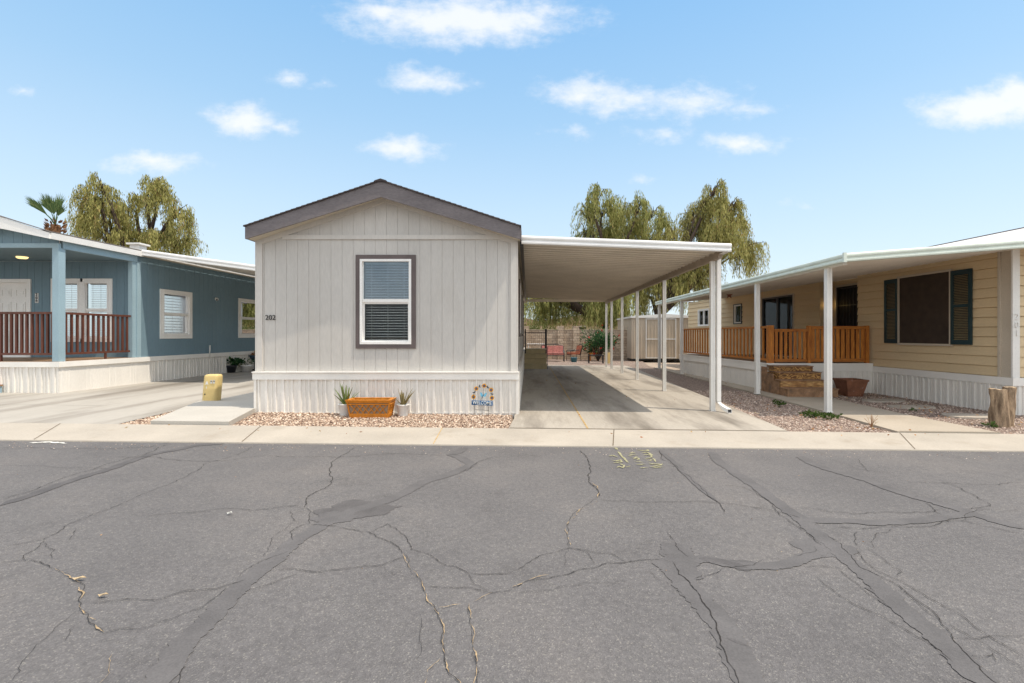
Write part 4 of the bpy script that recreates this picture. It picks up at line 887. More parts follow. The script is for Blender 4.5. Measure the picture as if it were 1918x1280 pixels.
mb.build('skirting', 'skirt', dk)
mb = MB(); mb.ob(FDs, 0.05, LD, .002, .03, .47, .66); mb.ob(FDs, 0, LD, -.01, .045, .662, .70); mb.ob(FDf, .0, 2.82, .002, .035, .648, .70); mb.ob(FDf, 1.06, 2.82, .002, .03, .485, .646); mb.build('skirt_trim', 'skirt_trim', dk)
p = FDs.at(.02, -.06, 0); q = FDs.at(LD, -.06, 0)
rl = railing(dk, p, q, .76, 1.70, 30, 'red_wood', .06, .035, rail=.06, railm='red_rail')
mb = MB(); mb.ob(FDf, .02, .17, -.12, .0, .702, 1.72); mb.build('railing_post', 'red_wood', dk)
mb = MB(); mb.ob(FDf, 1.09, 1.17, -.10, .0, .702, 1.71); mb.build('railing_post', 'red_wood', dk)
mb = MB(); mb.ob(FDf, 2.66, 2.74, -.10, .0, .702, 1.71); mb.build('railing_post', 'red_wood', dk)
p = FDf.at(.19, -.045, 0); q = FDf.at(1.08, -.045, 0); gt = railing(dk, p, q, .735, 1.62, 7, 'red_wood', .075, .022, 'gate', .075, 'red_rail')
p = FDf.at(1.175, -.045, 0); q = FDf.at(2.655, -.045, 0); gt = railing(dk, p, q, .735, 1.70, 11, 'red_wood', .095, .022, rail=.085, railm='red_rail')

sp = thing('wooden_steps', (6.95, 11.7, gz(6.9)), 'weathered plywood box steps leading up to the cedar-railed deck', 'steps'); g = gz(6.9) + .035
for k, (x0, x1, ya, zb, zt, m_) in enumerate(((6.28, 7.50, 11.62, g, g + .20, 'ply_dark'), (6.30, 7.47, 11.98, g + .201, g + .37, 'ply'), (6.42, 7.50, 12.30, g + .371, g + .545, 'ply_fig'), (6.46, 7.48, 12.62, g + .546, .645, 'ply_fig'))):
    mb = MB(); mb.box(x0, x1, ya, 12.90, zb, zt - .022); s_ = mb.build('step', [m_], sp)
    mb = MB(); mb.box(x0 - .012, x1 + .012, ya - .02, min(ya + .38, 12.9), zt - .021, zt); mb.build('tread', 'ply_dark', s_)
mb = MB(); mb.prism([(6.26, 12.0, g), (6.26, 12.9, g), (6.26, 12.9, .62), (6.26, 12.62, .62), (6.26, 12.6, g + .5), (6.26, 12.28, g + .5), (6.26, 12.26, g + .33), (6.26, 12.0, g + .33)], (.018, 0, 0)); mb.build('side_panel', 'ply_dark', sp)

def sq_pot(name, c, w0, w1, h, m, label, cat):
    mb = MB(); t = .04
    rings = [(w0, 0), (w0 + .02, .03), (w1, h - .05), (w1 + .035, h - .045), (w1 + .035, h), (w1 - t, h), (w1 - t, h - .08)]
    rows = [[(c[0] + s * r / 2, c[1] + q * r / 2, c[2] + z) for s, q in ((-1, -1), (1, -1), (1, 1), (-1, 1))] for r, z in rings]
    mb.grid(rows, 0, False, True); mb.face(rows[-1]); mb.face(rows[0][::-1]); return tag(mb.build(name, m, org=c), label, cat)
sq_pot('planter', (8.22, 12.25, gz(8.2)), .36, .53, .43, 'terracotta', 'weathered empty terracotta planter by the white deck skirting', 'planter')
for k, (px, py, w_, d_, r_, lab) in enumerate(((1655, 752, .95, .42, .1, 'grey stepping slab nearest the terracotta planter'), (1707, 764, .95, .40, .05, 'grey stepping slab between two others along the tan home skirting'), (1822, 782, 1.0, .5, -.15, 'pale sunlit stepping slab beside the cut tree stump'))):
    x, y = G(px, py); mb = MB(); pts = []
    for i in range(14):
        t = 2 * math.pi * i / 14; q = 1 / max(abs(math.cos(t)), abs(math.sin(t))) ** .8; u_, v_ = w_ / 2 * q * math.cos(t) * random.uniform(.93, 1.05), d_ / 2 * q * math.sin(t) * random.uniform(.93, 1.05)
        pts.append((x + u_ * math.cos(r_) - v_ * math.sin(r_), y + u_ * math.sin(r_) + v_ * math.cos(r_), gz(x) - .03))
    mb.prism(pts, (0, 0, .065)); tag(mb.build('stepping_slab', 'slab', org=(x, y, gz(x))), lab, 'slab', 'stepping slabs in the gravel')

# stump: two fused stems
sx, sy = 8.06, 8.15; g = gz(8.06); mb = MB()
for (bx, by, tx, ty_, r0, r1, h) in ((-.055, 0, -.08, .0, .125, .108, .66), (.09, .03, .16, .05, .08, .088, .69)):
    rows = []; nn = 40
    for i in range(10):
        t = i / 9; row = []
        for k in range(nn):
            a = 2 * math.pi * k / nn; r_ = (r0 + (r1 - r0) * t) * (1 + .24 * mnoise.noise(V((math.cos(a) * 1.7, math.sin(a) * 1.7 + bx * 30, t * 2.5))) + .16 * mnoise.noise(V((math.cos(a) * 5, math.sin(a) * 5, t * 4 + bx))) + (.12 if i == 0 else 0))
            row.append((sx + bx + (tx - bx) * t + r_ * math.cos(a), sy + by + (ty_ - by) * t + r_ * math.sin(a), g - .03 + h * t + (.02 * mnoise.noise(V((math.cos(a) * 2, math.sin(a) * 2, bx * 9))) if i == 9 else 0)))
        rows.append(row)
    mb.grid(rows, 0, True, True); mb.face(rows[-1], 1)
tag(mb.build('tree_stump', ['stump', 'stump_top'], org=(sx, sy, g)), 'twin-stemmed sawn tree stump at the corner of the tan home', 'tree stump')

# ------------------------------------------------------------------ small things by the grey home
def aloe(loc, r_top, h, n, L, m, label, seed):
    rnd = random.Random(seed); t = thing('potted_aloe', loc, label, 'potted plant', 'potted aloes against the white skirting'); x, y, z = loc
    mb = MB(); mb.lathe(loc, [(0, .0), (r_top * .72, .0), (r_top * .78, .02), (r_top, h - .02), (r_top * 1.06, h - .015), (r_top * 1.06, h), (r_top * .93, h), (r_top * .9, h - .03), (0, h - .03)], 26); mb.build('pot', 'pot_white', t)
    for k in range(n):
        a = 2 * math.pi * k / n + rnd.uniform(-.3, .3); lean = rnd.uniform(.12, .75) if k % 3 else rnd.uniform(.02, .2); l = L * rnd.uniform(.65, 1.05)
        d = V((math.cos(a), math.sin(a), 0)); s = V((-d.y, d.x, 0)); rows = []
        for i in range(7):
            q = i / 6; c = V((x, y, z + h - .03)) + d * (.02 + l * math.sin(lean) * q * (1 + .25 * q)) + V((0, 0, l * math.cos(lean) * (q - .12 * q * q * lean))); w = .029 * (1 - q) ** .7 * (1 if i else .8) + .0008
            up = (d * -math.cos(lean) + V((0, 0, math.sin(lean)))) * .5
            rows.append([c - s * w, c - up * w * .2 , c + s * w, c - up * -w])
        b = MB(); b.grid(rows, 0, True, True); b.build('leaf', m, t)
xa, ya = -3.19, 8.50
aloe((-3.23, 8.50, gz(-3.2)), .118, .215, 15, .42, 'aloe', 'larger green aloe in a white pot left of the wicker basket', 3)
aloe((-2.21, 8.50, gz(-2.2)), .105, .215, 12, .34, 'aloe_brown', 'smaller browning aloe in a white pot right of the wicker basket', 5)
bx, by, g = -2.745, 8.42, gz(-2.7)
bk = thing('wicker_basket', (bx, by, g), 'rectangular honey-brown woven basket on the gravel between two aloes', 'basket')
W0, W1, D0, D1, H = .32, .365, .13, .16, .315
def bk_pt(s, side, t):          # s along -1..1, t height 0..1
    w = W0 + (W1 - W0) * t; d_ = D0 + (D1 - D0) * t; z = g + .012 + (H - .05) * t
    return {'f': V((bx + s * w, by - d_, z)), 'b': V((bx + s * w, by + d_, z)), 'l': V((bx - w, by + s * d_, z)), 'r': V((bx + w, by + s * d_, z))}[side]
mb = MB(); ins = .012
for sd, n_ in (('f', V((0, ins, 0))), ('b', V((0, -ins, 0))), ('l', V((ins, 0, 0))), ('r', V((-ins, 0, 0)))):
    mb.face([bk_pt(-1, sd, 0) + n_, bk_pt(1, sd, 0) + n_, bk_pt(1, sd, 1) + n_, bk_pt(-1, sd, 1) + n_])
mb.face([bk_pt(-1, 'f', .02), bk_pt(1, 'f', .02), bk_pt(1, 'b', .02), bk_pt(-1, 'b', .02)]); mb.build('liner', 'basket_in', bk)
mb = MB()
for sd, cnt, o_ in (('f', 7, V((0, -.003, 0))), ('b', 7, V((0, .003, 0))), ('l', 3, V((-.003, 0, 0))), ('r', 3, V((.003, 0, 0)))):
    for k in range(cnt + 1):
        s = -1 + 2 * k / cnt
        for ds in (.36, -.36):
            for off in (0,):
                a_, b_ = s + off - ds / 2, s + off + ds / 2
                if -1.02 < min(a_, b_) and max(a_, b_) < 1.02: mb.tube([bk_pt(a_, sd, .24) + o_, bk_pt(b_, sd, .84) + o_ * (2 if ds > 0 else 1)], .009, 5)
    mb.tube([bk_pt(-1, sd, .86) + o_, bk_pt(1, sd, .86) + o_], .013, 6); mb.tube([bk_pt(-1, sd, .16) + o_, bk_pt(1, sd, .16) + o_], .011, 6)
    for t in (.01, .05, .09, .13, .17, .21): mb.tube([bk_pt(-1, sd, t) + o_, bk_pt(1, sd, t) + o_], .012, 6)
for s1 in (-1, 1):
    for sd in 'fb': mb.tube([bk_pt(s1, sd, 0), bk_pt(s1, sd, 1)], .015, 6)
mb.build('weave', 'basket', bk)
mb = MB(); z0, z1 = g + H - .05, g + H
for s in (0, 1):
    w, d_, t = W1, D1, .035
    if s == 0:
        mb.hexa([(bx - w - .01, by - d_ - .01, z0), (bx + w + .01, by - d_ - .01, z0), (bx + w - t, by - d_ + t, z0), (bx - w + t, by - d_ + t, z0), (bx - w - .03, by - d_ - .03, z1), (bx + w + .03, by - d_ - .03, z1), (bx + w - t, by - d_ + t, z1), (bx - w + t, by - d_ + t, z1)])
        mb.hexa([(bx - w + t, by + d_ - t, z0), (bx + w - t, by + d_ - t, z0), (bx + w + .01, by + d_ + .01, z0), (bx - w - .01, by + d_ + .01, z0), (bx - w + t, by + d_ - t, z1), (bx + w - t, by + d_ - t, z1), (bx + w + .03, by + d_ + .03, z1), (bx - w - .03, by + d_ + .03, z1)])
    else:
        for q in (-1, 1):
            xo, xi, xo1 = bx + q * (w + .01), bx + q * (w - t), bx + q * (w + .03)
            mb.hexa([(xo, by - d_ - .01, z0), (xi, by - d_ + t, z0), (xi, by + d_ - t, z0), (xo, by + d_ + .01, z0), (xo1, by - d_ - .03, z1), (xi, by - d_ + t, z1), (xi, by + d_ - t, z1), (xo1, by + d_ + .03, z1)])
mb.build('rim', 'basket', bk)

WY = 8.62; SZ = lambda x, y: P(860 + x / 12.8, 700 + y / 12.8, WY)
ws = thing('welcome_sign', (SZ(550, 960).x, WY, gz(-.8)), 'metal WELCOME garden sign with sunflowers and a butterfly', 'garden sign')
mb = MB(); c4 = [SZ(300, 640), SZ(805, 662), SZ(805, 772), SZ(297, 750)]; mb.prism(c4, (0, .008, 0)); bd = mb.build('sign_board', 'sign_blue', ws)
tc = (c4[0] + c4[2]) / 2; t_ = text('lettering', 'WELCOME', .088, (tc.x, WY - .006, tc.z), 'sign_letter', ws, tilt=math.radians(2.2), offset=.0005)
for v_ in t_.data.vertices: v_.co.x *= .80
mb = MB()
for a, b in (((375, 755), (362, 985)), ((710, 775), (712, 995)), ((375, 868), (712, 886)), ((575, 765), (575, 880)), ((592, 300), (585, 520)), ((575, 520), (510, 640))): mb.tube([SZ(*a) + V((0, .01, 0)), SZ(*b) + V((0, .01, 0))], .0035, 5)
arc = [SZ(x, y) + V((0, .012, 0)) for x, y in ((340, 640), (345, 555), (360, 445), (410, 360), (500, 305), (602, 285), (690, 320), (767, 390), (795, 485), (785, 585), (770, 655))]; mb.tube(arc, .004, 5); mb.build('stake', 'wire', ws)
for k, (x, y) in enumerate(((345, 558), (410, 360), (602, 292), (767, 392), (785, 585))):
    c = SZ(x, y); mb = MB()
    for i in range(11):
        t = 2 * math.pi * i / 11; d = V((math.cos(t), 0, math.sin(t))); s = V((-d.z, 0, d.x)); mb.prism([c + d * .014, c + d * .03 + s * .011, c + d * .046, c + d * .03 - s * .011], (0, .004, 0))
    f = mb.build('flower', 'petal', ws)
    mb = MB(); mb.tube([c + V((0, -.012, 0)), c + V((0, .002, 0))], [.018, .022], 12); mb.build('flower_centre', 'flower_eye', f)
    mb = MB(); mb.tube([c + V((0, -.018, 0)), c + V((0, -.010, 0))], [.007, .010], 10); mb.build('bead', 'flower_blue', f)
for x, y, r_ in ((495, 305, 1.4), (685, 325, 1.1), (358, 447, -.35), (790, 487, .3)):
    c = SZ(x, y); d = V((math.cos(r_), 0, -math.sin(r_))); s = V((-d.z, 0, d.x)); mb = MB()
    mb.prism([c - d * .034 + s * .012, c - d * .018 - s * .012, c - s * .017, c + d * .018 - s * .012, c + d * .034 + s * .012, c + d * .012 + s * .004, c - d * .012 + s * .004], (0, .004, 0)); mb.build('leaf', 'navy', ws)
c = SZ(578, 525); mb = MB()
for q in (-1, 1):
    d = V((.55 * q + .12, 0, .83)).normalized(); e_ = V((.9 * q + .1, 0, .1)).normalized()
    mb.prism([c, c + d * .05 + e_ * .0, c + d * .062 + e_ * .022, c + d * .035 + e_ * .042, c + e_ * .045 - V((0, 0, .018)), c + e_ * .02 - V((0, 0, .035))], (0, .004, 0))
bf = mb.build('butterfly', 'fly_blue', ws); mb = MB(); mb.tube([c + V((.012, -.004, .045)), c + V((-.012, -.004, -.05))], .005, 6); mb.build('butterfly_body', 'navy', bf)

# utility pedestal
px_, py_ = G(396, 754); g = gz(px_); ped = thing('utility_pedestal', (px_, py_, g), 'faded yellow utility pedestal leaning in the gravel strip', 'utility pedestal')
tl = lambda x, y, z: V((px_ + x + z * .075, py_ + y + z * .01, g - .02 + z))
mb = MB(); rows = []; w, d_ = .148, .10; h = .60
out = []
for k in range(24):
    t = 2 * math.pi * k / 24; q = 1 / max(abs(math.cos(t)), abs(math.sin(t))) ** .72; out.append((q * math.cos(t), q * math.sin(t)))
for sc, z in ((.98, 0), (1, .02), (1.0, .3), (1.005, .305), (1.005, .315), (1.0, .32), (1, h - .07), (.97, h - .035), (.88, h - .01), (.7, h), (0.02, h + .003)): rows.append([tl(a * w * sc, b * d_ * sc, z) for a, b in out])
mb.grid(rows, 0, True, True); mb.build('housing', 'yellow_box', ped)
mb = MB(); fy = -d_ * 1.0 - .004
def stk(x, z, pts): mb.prism([tl(x + a, fy - .002, z + b) for a, b in pts], (0, .003, 0))
bell = [(-.035, -.03), (.035, -.03), (.024, -.015), (.018, .02), (.0, .036), (-.018, .02), (-.024, -.015)]
stk(-.06, .43, bell); stk(.03, .455, [(-.02, -.035), (.02, -.035), (.02, .035), (-.02, .035)]); stk(.085, .455, [(-.02, -.035), (.02, -.035), (.02, .035), (-.02, .035)]); stk(-.06, .34, [(-.007, -.022), (.007, -.022), (.007, .022), (-.007, .022)])
mb.build('sticker', 'sticker', ped)
mb = MB(); c = tl(-.085, fy, .20); mb.tube([c + V((0, .01, 0)), c + V((0, -.004, 0))], .012, 10); mb.build('lock', 'black', ped)
mb = MB(); 
for x in (.02, .04, .075, .095):
    c = tl(x, fy - .004, .465); mb.box(c.x - .005, c.x + .005, c.y - .002, c.y, c.z - .012, c.z + .012)
mb.build('sticker_print', 'text_dark', ped)

# ------------------------------------------------------------------ plants
def leafquad(mb, p, d, L, w, mi=0, rnd=random):
    d = d.normalized(); s = d.cross(V((rnd.uniform(-1, 1), rnd.uniform(-1, 1), rnd.uniform(-1, 1))))
    if s.length < .05: s = d.cross(V((1, .3, 0)))
    s.normalize(); q = p + d * L * .45; n = len(mb.v)
    mb.v += [p, q + s * w * .5, p + d * L, q - s * w * .5]; mb.f.append((n, n + 1, n + 2, n + 3)); mb.mi.append(mi); mb.sm.append(False)
def bush(name, loc, r, h, n, L, w, leaf, label, cat, stems=7, group=None, seed=1, droop=.2, pot=None, bloom=None):
    rnd = random.Random(seed); t = thing(name, loc, label, cat, group); x, y, z = loc; z0 = z
    if pot:
        mb = MB(); pr, ph, pm_ = pot; mb.lathe(loc, [(0, 0), (pr * .72, 0), (pr * .98, ph - .05), (pr * 1.06, ph - .045), (pr * 1.06, ph), (pr * .9, ph), (pr * .88, ph - .04), (0, ph - .04)], 20); mb.build('pot', pm_, t); z0 = z + ph - .05
    sb = MB(); tips = []
    for k in range(stems):
        a = rnd.uniform(0, 6.28); rr = r * math.sqrt(rnd.random()); tip = V((x + rr * math.cos(a), y + rr * math.sin(a), z0 + h * rnd.uniform(.55, 1.0) * (1 - .35 * (rr / r) ** 2)))
        mid = V((x, y, z0)).lerp(tip, .5) + V((0, 0, h * .12)); sb.tube([(x, y, z0 - .02), mid, tip], [max(.004, r * .02), max(.003, r * .014), .002], 5); tips.append((mid, tip))
    sb.build('stem', 'bark' if h > 1 else leaf, t); lb = MB()
    for k in range(n):
        m_, tp = tips[k % stems]; p = m_.lerp(tp, rnd.uniform(-.3, 1.0)) + V((rnd.gauss(0, r * .16), rnd.gauss(0, r * .16), rnd.gauss(0, h * .07)))
        if p.z < z + .01: p.z = z + .02
        d = (p - V((x, y, z0 + h * .3))).normalized() + V((rnd.gauss(0, .5), rnd.gauss(0, .5), rnd.gauss(0, .4) - droop)); leafquad(lb, p, d, L * rnd.uniform(.6, 1.3), w * rnd.uniform(.7, 1.3), 0, rnd)
    lb.build('foliage', leaf, t)
    if bloom:
        fb = MB()
        for k in range(bloom):
            m_, tp = tips[k % stems]; p = tp + V((rnd.gauss(0, r * .2), -abs(rnd.gauss(0, r * .3)), rnd.gauss(-h * .1, h * .15)))
            for i in range(5): leafquad(fb, p, V((rnd.uniform(-1, 1), rnd.uniform(-1, .2), rnd.uniform(-1, 1))), .09, .07, 0, rnd)
        fb.build('blossom', 'red_bloom', t)
    return t
def gp(px, py, dz=.0): x, y = G(px, py); return (x, y, gz(x) + dz)
bush('potted_plant', gp(432, 699, .018), .30, .34, 260, .13, .07, 'oleander', 'leafy dark plant in a black pot by the blue home skirting', 'potted plant', 9, None, 11, .1, (.19, .26, 'pot_black'))
bush('potted_plant', gp(462, 697, .018), .30, .34, 34, .20, .035, 'oleander', 'sparse plant in a white pot by the blue home skirting', 'potted plant', 6, None, 12, .35, (.20, .24, 'pot_white'))
pt_ = thing('bowl_planter', gp(477, 694, .018), 'dark blue bowl of reddish flowers on a stand by the blue home', 'planter'); x, y, z = ORG[pt_]
mb = MB(); mb.lathe((x, y, z + .36), [(0, 0), (.1, .01), (.2, .12), (.23, .2), (.21, .2), (0, .16)], 20); mb.build('bowl', 'teal', pt_)
mb = MB(); mb.tube([(x, y, z), (x, y, z + .37)], .03, 8); mb.lathe((x, y, z), [(.14, 0), (.13, .02), (.03, .04)], 14); mb.build('stand', 'black', pt_)
mb = MB(); rnd = random.Random(4)
for k in range(90): leafquad(mb, V((x + rnd.gauss(0, .1), y + rnd.gauss(0, .1), z + .55 + abs(rnd.gauss(0, .05)))), V((rnd.gauss(0, 1), rnd.gauss(0, 1), rnd.uniform(0, 1))), .09, .05, 0, rnd)
mb.build('bloom', 'dry', pt_)
WD = dict(group='weeds along the walkway edge')
bush('weed', gp(1458, 763, -.0), .14, .15, 90, .055, .03, 'weed', 'low green weed farthest up the walkway edge', 'weed', 7, seed=21, **WD)
bush('weed', gp(1516, 782, -.0), .19, .15, 170, .055, .03, 'weed', 'spreading green weed left of the front white awning post', 'weed', 8, seed=22, **WD)
bush('weed', gp(1551, 787, -.0), .17, .13, 130, .055, .03, 'weed', 'low green weed at the foot of the front white awning post', 'weed', 7, seed=23, **WD)
bush('weed', gp(1856, 802, -.0), .09, .10, 60, .05, .025, 'weed', 'small green weed at the base of the tree stump', 'weed', 6, seed=24, **WD)
bush('weed', gp(1711, 771, .0), .06, .06, 40, .045, .025, 'weed', 'tiny green weed beside the stepping slab', 'weed', 5, seed=25, **WD)
x, y, z = gp(1632, 801); tw = MB(); rnd = random.Random(6)
for k in range(11):
    a = rnd.uniform(0, 6.28); e_ = V((x + .16 * math.cos(a) * rnd.uniform(.3, 1), y + .1 * math.sin(a), z + rnd.uniform(.1, .24))); m_ = V((x, y, z)).lerp(e_, .5) + V((rnd.uniform(-.02, .02), 0, .02)); tw.tube([(x, y, z), m_, e_], [.0035, .0028, .0015], 4)
    tw.tube([m_, m_ + V((rnd.uniform(-.06, .06), 0, .05))], [.002, .001], 4)
tag(tw.build('dry_weed', 'dry', org=(x, y, z)), 'leafless dry twiggy weed at the edge of the sunlit walkway', 'weed')
# fallen leaves (nobody could count them) and three scraps on the road
lit = MB(); rnd = random.Random(8)
for (cx_, cy_, rx, ry, n) in ((4.9, 9.8, .8, 2, 60), (5.0, 7.6, .7, .15, 35), (8, 9.4, .8, 1.5, 50), (6.1, 16, .25, 2.5, 60), (1.8, 14, 1.6, 4, 30), (7.0, 7.2, 3, .3, 14), (-2.5, 7.0, 3, .3, 16), (8, 11.5, .9, .8, 40)):
    for k in range(n):
        x = cx_ + rnd.gauss(0, rx * .6); y = cy_ + rnd.gauss(0, ry * .6); leafquad(lit, V((x, max(y, 6.6), gz(x) + .055)), V((rnd.uniform(-1, 1), rnd.uniform(-1, 1), rnd.uniform(-.1, .25))), rnd.uniform(.02, .06), rnd.uniform(.012, .03), 0, rnd)
for k in range(60):
    x = rnd.uniform(-6, 6); y = rnd.uniform(2.2, 6.2); leafquad(lit, V((x, y, gz(x) - .02)), V((rnd.uniform(-1, 1), rnd.uniform(-1, 1), .05)), rnd.uniform(.006, .02), rnd.uniform(.004, .01), 0, rnd)
tag(lit.build('leaf_litter', 'dry'), kind='stuff')
for (px, py, l_, w_, m_, lab) in ((148, 1079, .085, .018, 'pale_leaf', 'pale dry leaf scrap lying in the golden road crack'), (193, 1110, .06, .015, 'pale_leaf', 'single tan dry leaf lying on the asphalt'), (430, 958, .045, .02, 'sticker', 'small white scrap lying on the asphalt')):
    x, y = G(px, py); mb = MB(); c = V((x, y, gz(x) - .012)); r_ = .5
    pts = [(-1, 0), (-.4, .5), (.3, .45), (1, .05), (.35, -.45), (-.4, -.5)]; mb.prism([c + V((a * l_ / 2, b * w_ * 1.2, .008 * math.sin(a * 3))) for a, b in pts], (0, 0, .003)); tag(mb.build('fallen_leaf' if m_ == 'pale_leaf' else 'paper_scrap', m_, org=c), lab, 'leaf' if m_ == 'pale_leaf' else 'scrap')

def weeping_tree(name, base, lobes, Y, leaf, label, n_str, seed, drop=(1.2, 2.6), trunk_r=.28, leafL=.26, leafW=.05, group=None, limb=None):
    rnd = random.Random(seed); t = thing(name, base, label, 'tree', group); B = V(base); tb = MB()
    L = [(P(a, b, Y + rnd.uniform(-1.5, 1.5)), r * Y / 900) for a, b, r in lobes]
    cz = sum(c.z for c, r in L) / len(L); hub = V((B.x + (limb or 0), B.y, max(B.z + 1.6, min(c.z for c, r in L) * .62)))
    tb.tube([B - V((0, 0, .1)), B.lerp(hub, .5) + V((rnd.uniform(-.2, .2), 0, 0)), hub], [trunk_r * 1.25, trunk_r, trunk_r * .85], 10)
    lb = MB(); tot = sum(r * r for c, r in L)
    for c, r in L:
        m1 = hub.lerp(c, .45) + V((rnd.uniform(-.5, .5), rnd.uniform(-.4, .4), rnd.uniform(.1, .8))); m2 = hub.lerp(c, .8) + V((rnd.uniform(-.3, .3), rnd.uniform(-.3, .3), rnd.uniform(.2, .6)))
        tb.tube([hub, m1, m2, c + V((0, 0, r * .3))], [trunk_r * .55, trunk_r * .38, trunk_r * .24, trunk_r * .1], 7)
        ns = int(n_str * r * r / tot); subs = []
        for k in range(8):
            a = rnd.uniform(0, 6.28); e_ = rnd.uniform(-.1, 1.35); tip = c + V((r * math.cos(a) * math.cos(e_), r * math.sin(a) * math.cos(e_), r * math.sin(e_) * 1.05)) * rnd.uniform(.55, 1.2); bz_ = c.lerp(tip, .5) + V((0, 0, r * .15))
            tb.tube([m2.lerp(c, .5), bz_, tip], [trunk_r * .13, trunk_r * .08, trunk_r * .03], 4); subs.append((c.lerp(tip, .25), bz_, tip))
        for k in range(ns):
            s0, s1, s2 = subs[min(7, int(8 * rnd.random() ** 1.25))]; q = rnd.random() ** .7; p = (s0.lerp(s1, q * 2) if q < .5 else s1.lerp(s2, q * 2 - 1)) + V((rnd.gauss(0, r * .10), rnd.gauss(0, r * .10), rnd.gauss(0, r * .07)))
            out_ = V((p.x - c.x, p.y - c.y, 0)); out_ = out_.normalized() if out_.length > .01 else V((1, 0, 0)); ln = rnd.uniform(*drop) * rnd.uniform(.45, 1.0) * (1.7 if c.z < 4.6 else 1.0); st_ = max(4, int(ln / (leafL * .55))); sway = V((rnd.gauss(0, .10), rnd.gauss(0, .10), 0))
            for i in range(st_):
                f = i / st_; pos = p + out_ * (.35 * (1 - (1 - f) ** 2)) + sway * f * ln + V((0, 0, .12 * math.sin(f * 3) - ln * f ** 1.25))
                if pos.z < B.z + 1.7 + .8 * abs(math.sin(k * 1.7)): break
                for j in range(3): leafquad(lb, pos + V((rnd.gauss(0, .06), rnd.gauss(0, .06), rnd.gauss(0, .05))), V((rnd.gauss(0, .2) + out_.x * .12, rnd.gauss(0, .2), -1)), leafL * rnd.uniform(.7, 1.4), leafW * rnd.uniform(.6, 1.4), 0, rnd)
    tb.build('trunk', 'bark', t); lb.build('crown', leaf, t); return t
GT = 'weeping trees beyond the homes'
weeping_tree('weeping_tree', (-24.6, 30, gz(-14)), [(188, 352, 26), (178, 385, 32), (205, 400, 40), (170, 425, 30), (205, 445, 42), (285, 350, 24), (300, 372, 34), (265, 385, 26), (330, 405, 26), (325, 440, 34), (250, 440, 28), (285, 455, 34), (345, 465, 22), (355, 450, 16)], 30, 'willow', 'olive weeping tree rising behind the slate blue home', 1250, 31, (.9, 2.4), .34, .22, .038, GT)
weeping_tree('weeping_tree', (5.6, 35, gz(5.6)), [(1118, 362, 24), (1098, 400, 24), (1130, 390, 38), (1150, 410, 36), (1100, 440, 28), (1140, 450, 46), (1195, 390, 30), (1185, 430, 40), (1225, 400, 20), (1240, 425, 26), (1215, 455, 42), (1110, 490, 44), (1175, 500, 52), (1010, 525, 46), (1060, 520, 50), (1110, 530, 42), (1150, 545, 40), (1000, 555, 36), (1030, 560, 34), (1058, 556, 36), (1088, 560, 36), (1118, 566, 34), (1145, 572, 30)], 35, 'willow2', 'broad weeping tree behind the carport, nearer the greige home', 2700, 32, (1.1, 3.0), .36, .25, .040, GT)
weeping_tree('weeping_tree', (10.4, 34, gz(10)), [(1340, 355, 24), (1318, 385, 30), (1345, 390, 38), (1372, 385, 24), (1300, 400, 24), (1380, 425, 36), (1300, 440, 40), (1345, 450, 50), (1400, 465, 26), (1285, 490, 42), (1240, 510, 44), (1330, 500, 36), (1290, 535, 46), (1225, 540, 44), (1190, 555, 30), (1385, 480, 28), (1260, 440, 26)], 34, 'willow', 'tall weeping tree behind the metal shed and tan home', 1950, 33, (1.1, 3.0), .36, .25, .040, GT, limb=-1.2)
bush('desert_tree', (18.0, 40, -.15), 3.2, 6.6, 900, .28, .06, 'mesquite', 'thin pale twiggy desert tree above the mint-white awning', 'tree', 26, seed=35, droop=0)
bush('oleander_bush', (4.0, 27.4, gz(4)), .95, 2.1, 1700, .20, .05, 'oleander', 'dark green oleander bush with red flowers against the block wall', 'bush', 22, seed=36, droop=.1, bloom=16)
bush('garden_bush', (.6, 34, 0), 2.0, 2.6, 1500, .22, .10, 'mesquite', 'dusty green bush beyond the block wall', 'bush', 16, seed=37, droop=.1)

def palm(name, base, top, fronds, label, tr=.2, seed=1, fan=1.1):
    rnd = random.Random(seed); t = thing(name, base, label, 'palm tree', 'fan palms behind the homes'); T = V(top); B = V(base)
    mb = MB(); n = 8; mb.tube([B.lerp(T, i / n) + V((rnd.uniform(-.04, .04), 0, 0)) for i in range(n)] + [T - V((0, 0, .1))], [tr * (1.2 - .4 * i / n) for i in range(n + 1)], 10); mb.build('trunk', 'palm_boot', t)
    mb = MB()
    for k in range(70):
        a = rnd.uniform(0, 6.28); z = rnd.uniform(-.55, .05); d = V((math.cos(a), math.sin(a), .9)); leafquad(mb, T + V((math.cos(a) * tr * 1.1, math.sin(a) * tr * 1.1, z)), d, .26, .12, 0, rnd)
    mb.build('boot', 'palm_boot', t)
    for (dx, dz, L, spread, dy) in fronds:
        d = V((dx, dy, dz)).normalized(); hub = T + d * L * .28; side = d.cross(V((0, 1, 0))).normalized(); mb = MB(); mb.tube([T - V((0, 0, .15)), T.lerp(hub, .55) , hub], [.03, .022, .016], 5)
        m = 34
        for i in range(m):
            a = (i / (m - 1) - .5) * 2 * spread; v_ = d * math.cos(a) + side * math.sin(a); l = L * .64 * (1 - .25 * abs(a) / max(spread, .1)) * rnd.uniform(.9, 1.05); w_ = .032
            v2 = (v_ + V((0, 0, -.10 * abs(a)))).normalized(); nn = v_.cross(V((0, 1, 0))).normalized(); e1 = hub + v_ * l * .6; e2 = e1 + (v2 + V((rnd.gauss(0, .07), rnd.gauss(0, .15), -.12))).normalized() * l * .4
            mb.face([hub, e1 + nn * w_ * .6, e1 - nn * w_ * .6]); mb.face([e1 + nn * w_ * .6, e2, e1 - nn * w_ * .6])
        mb.build('frond', 'palm', t)
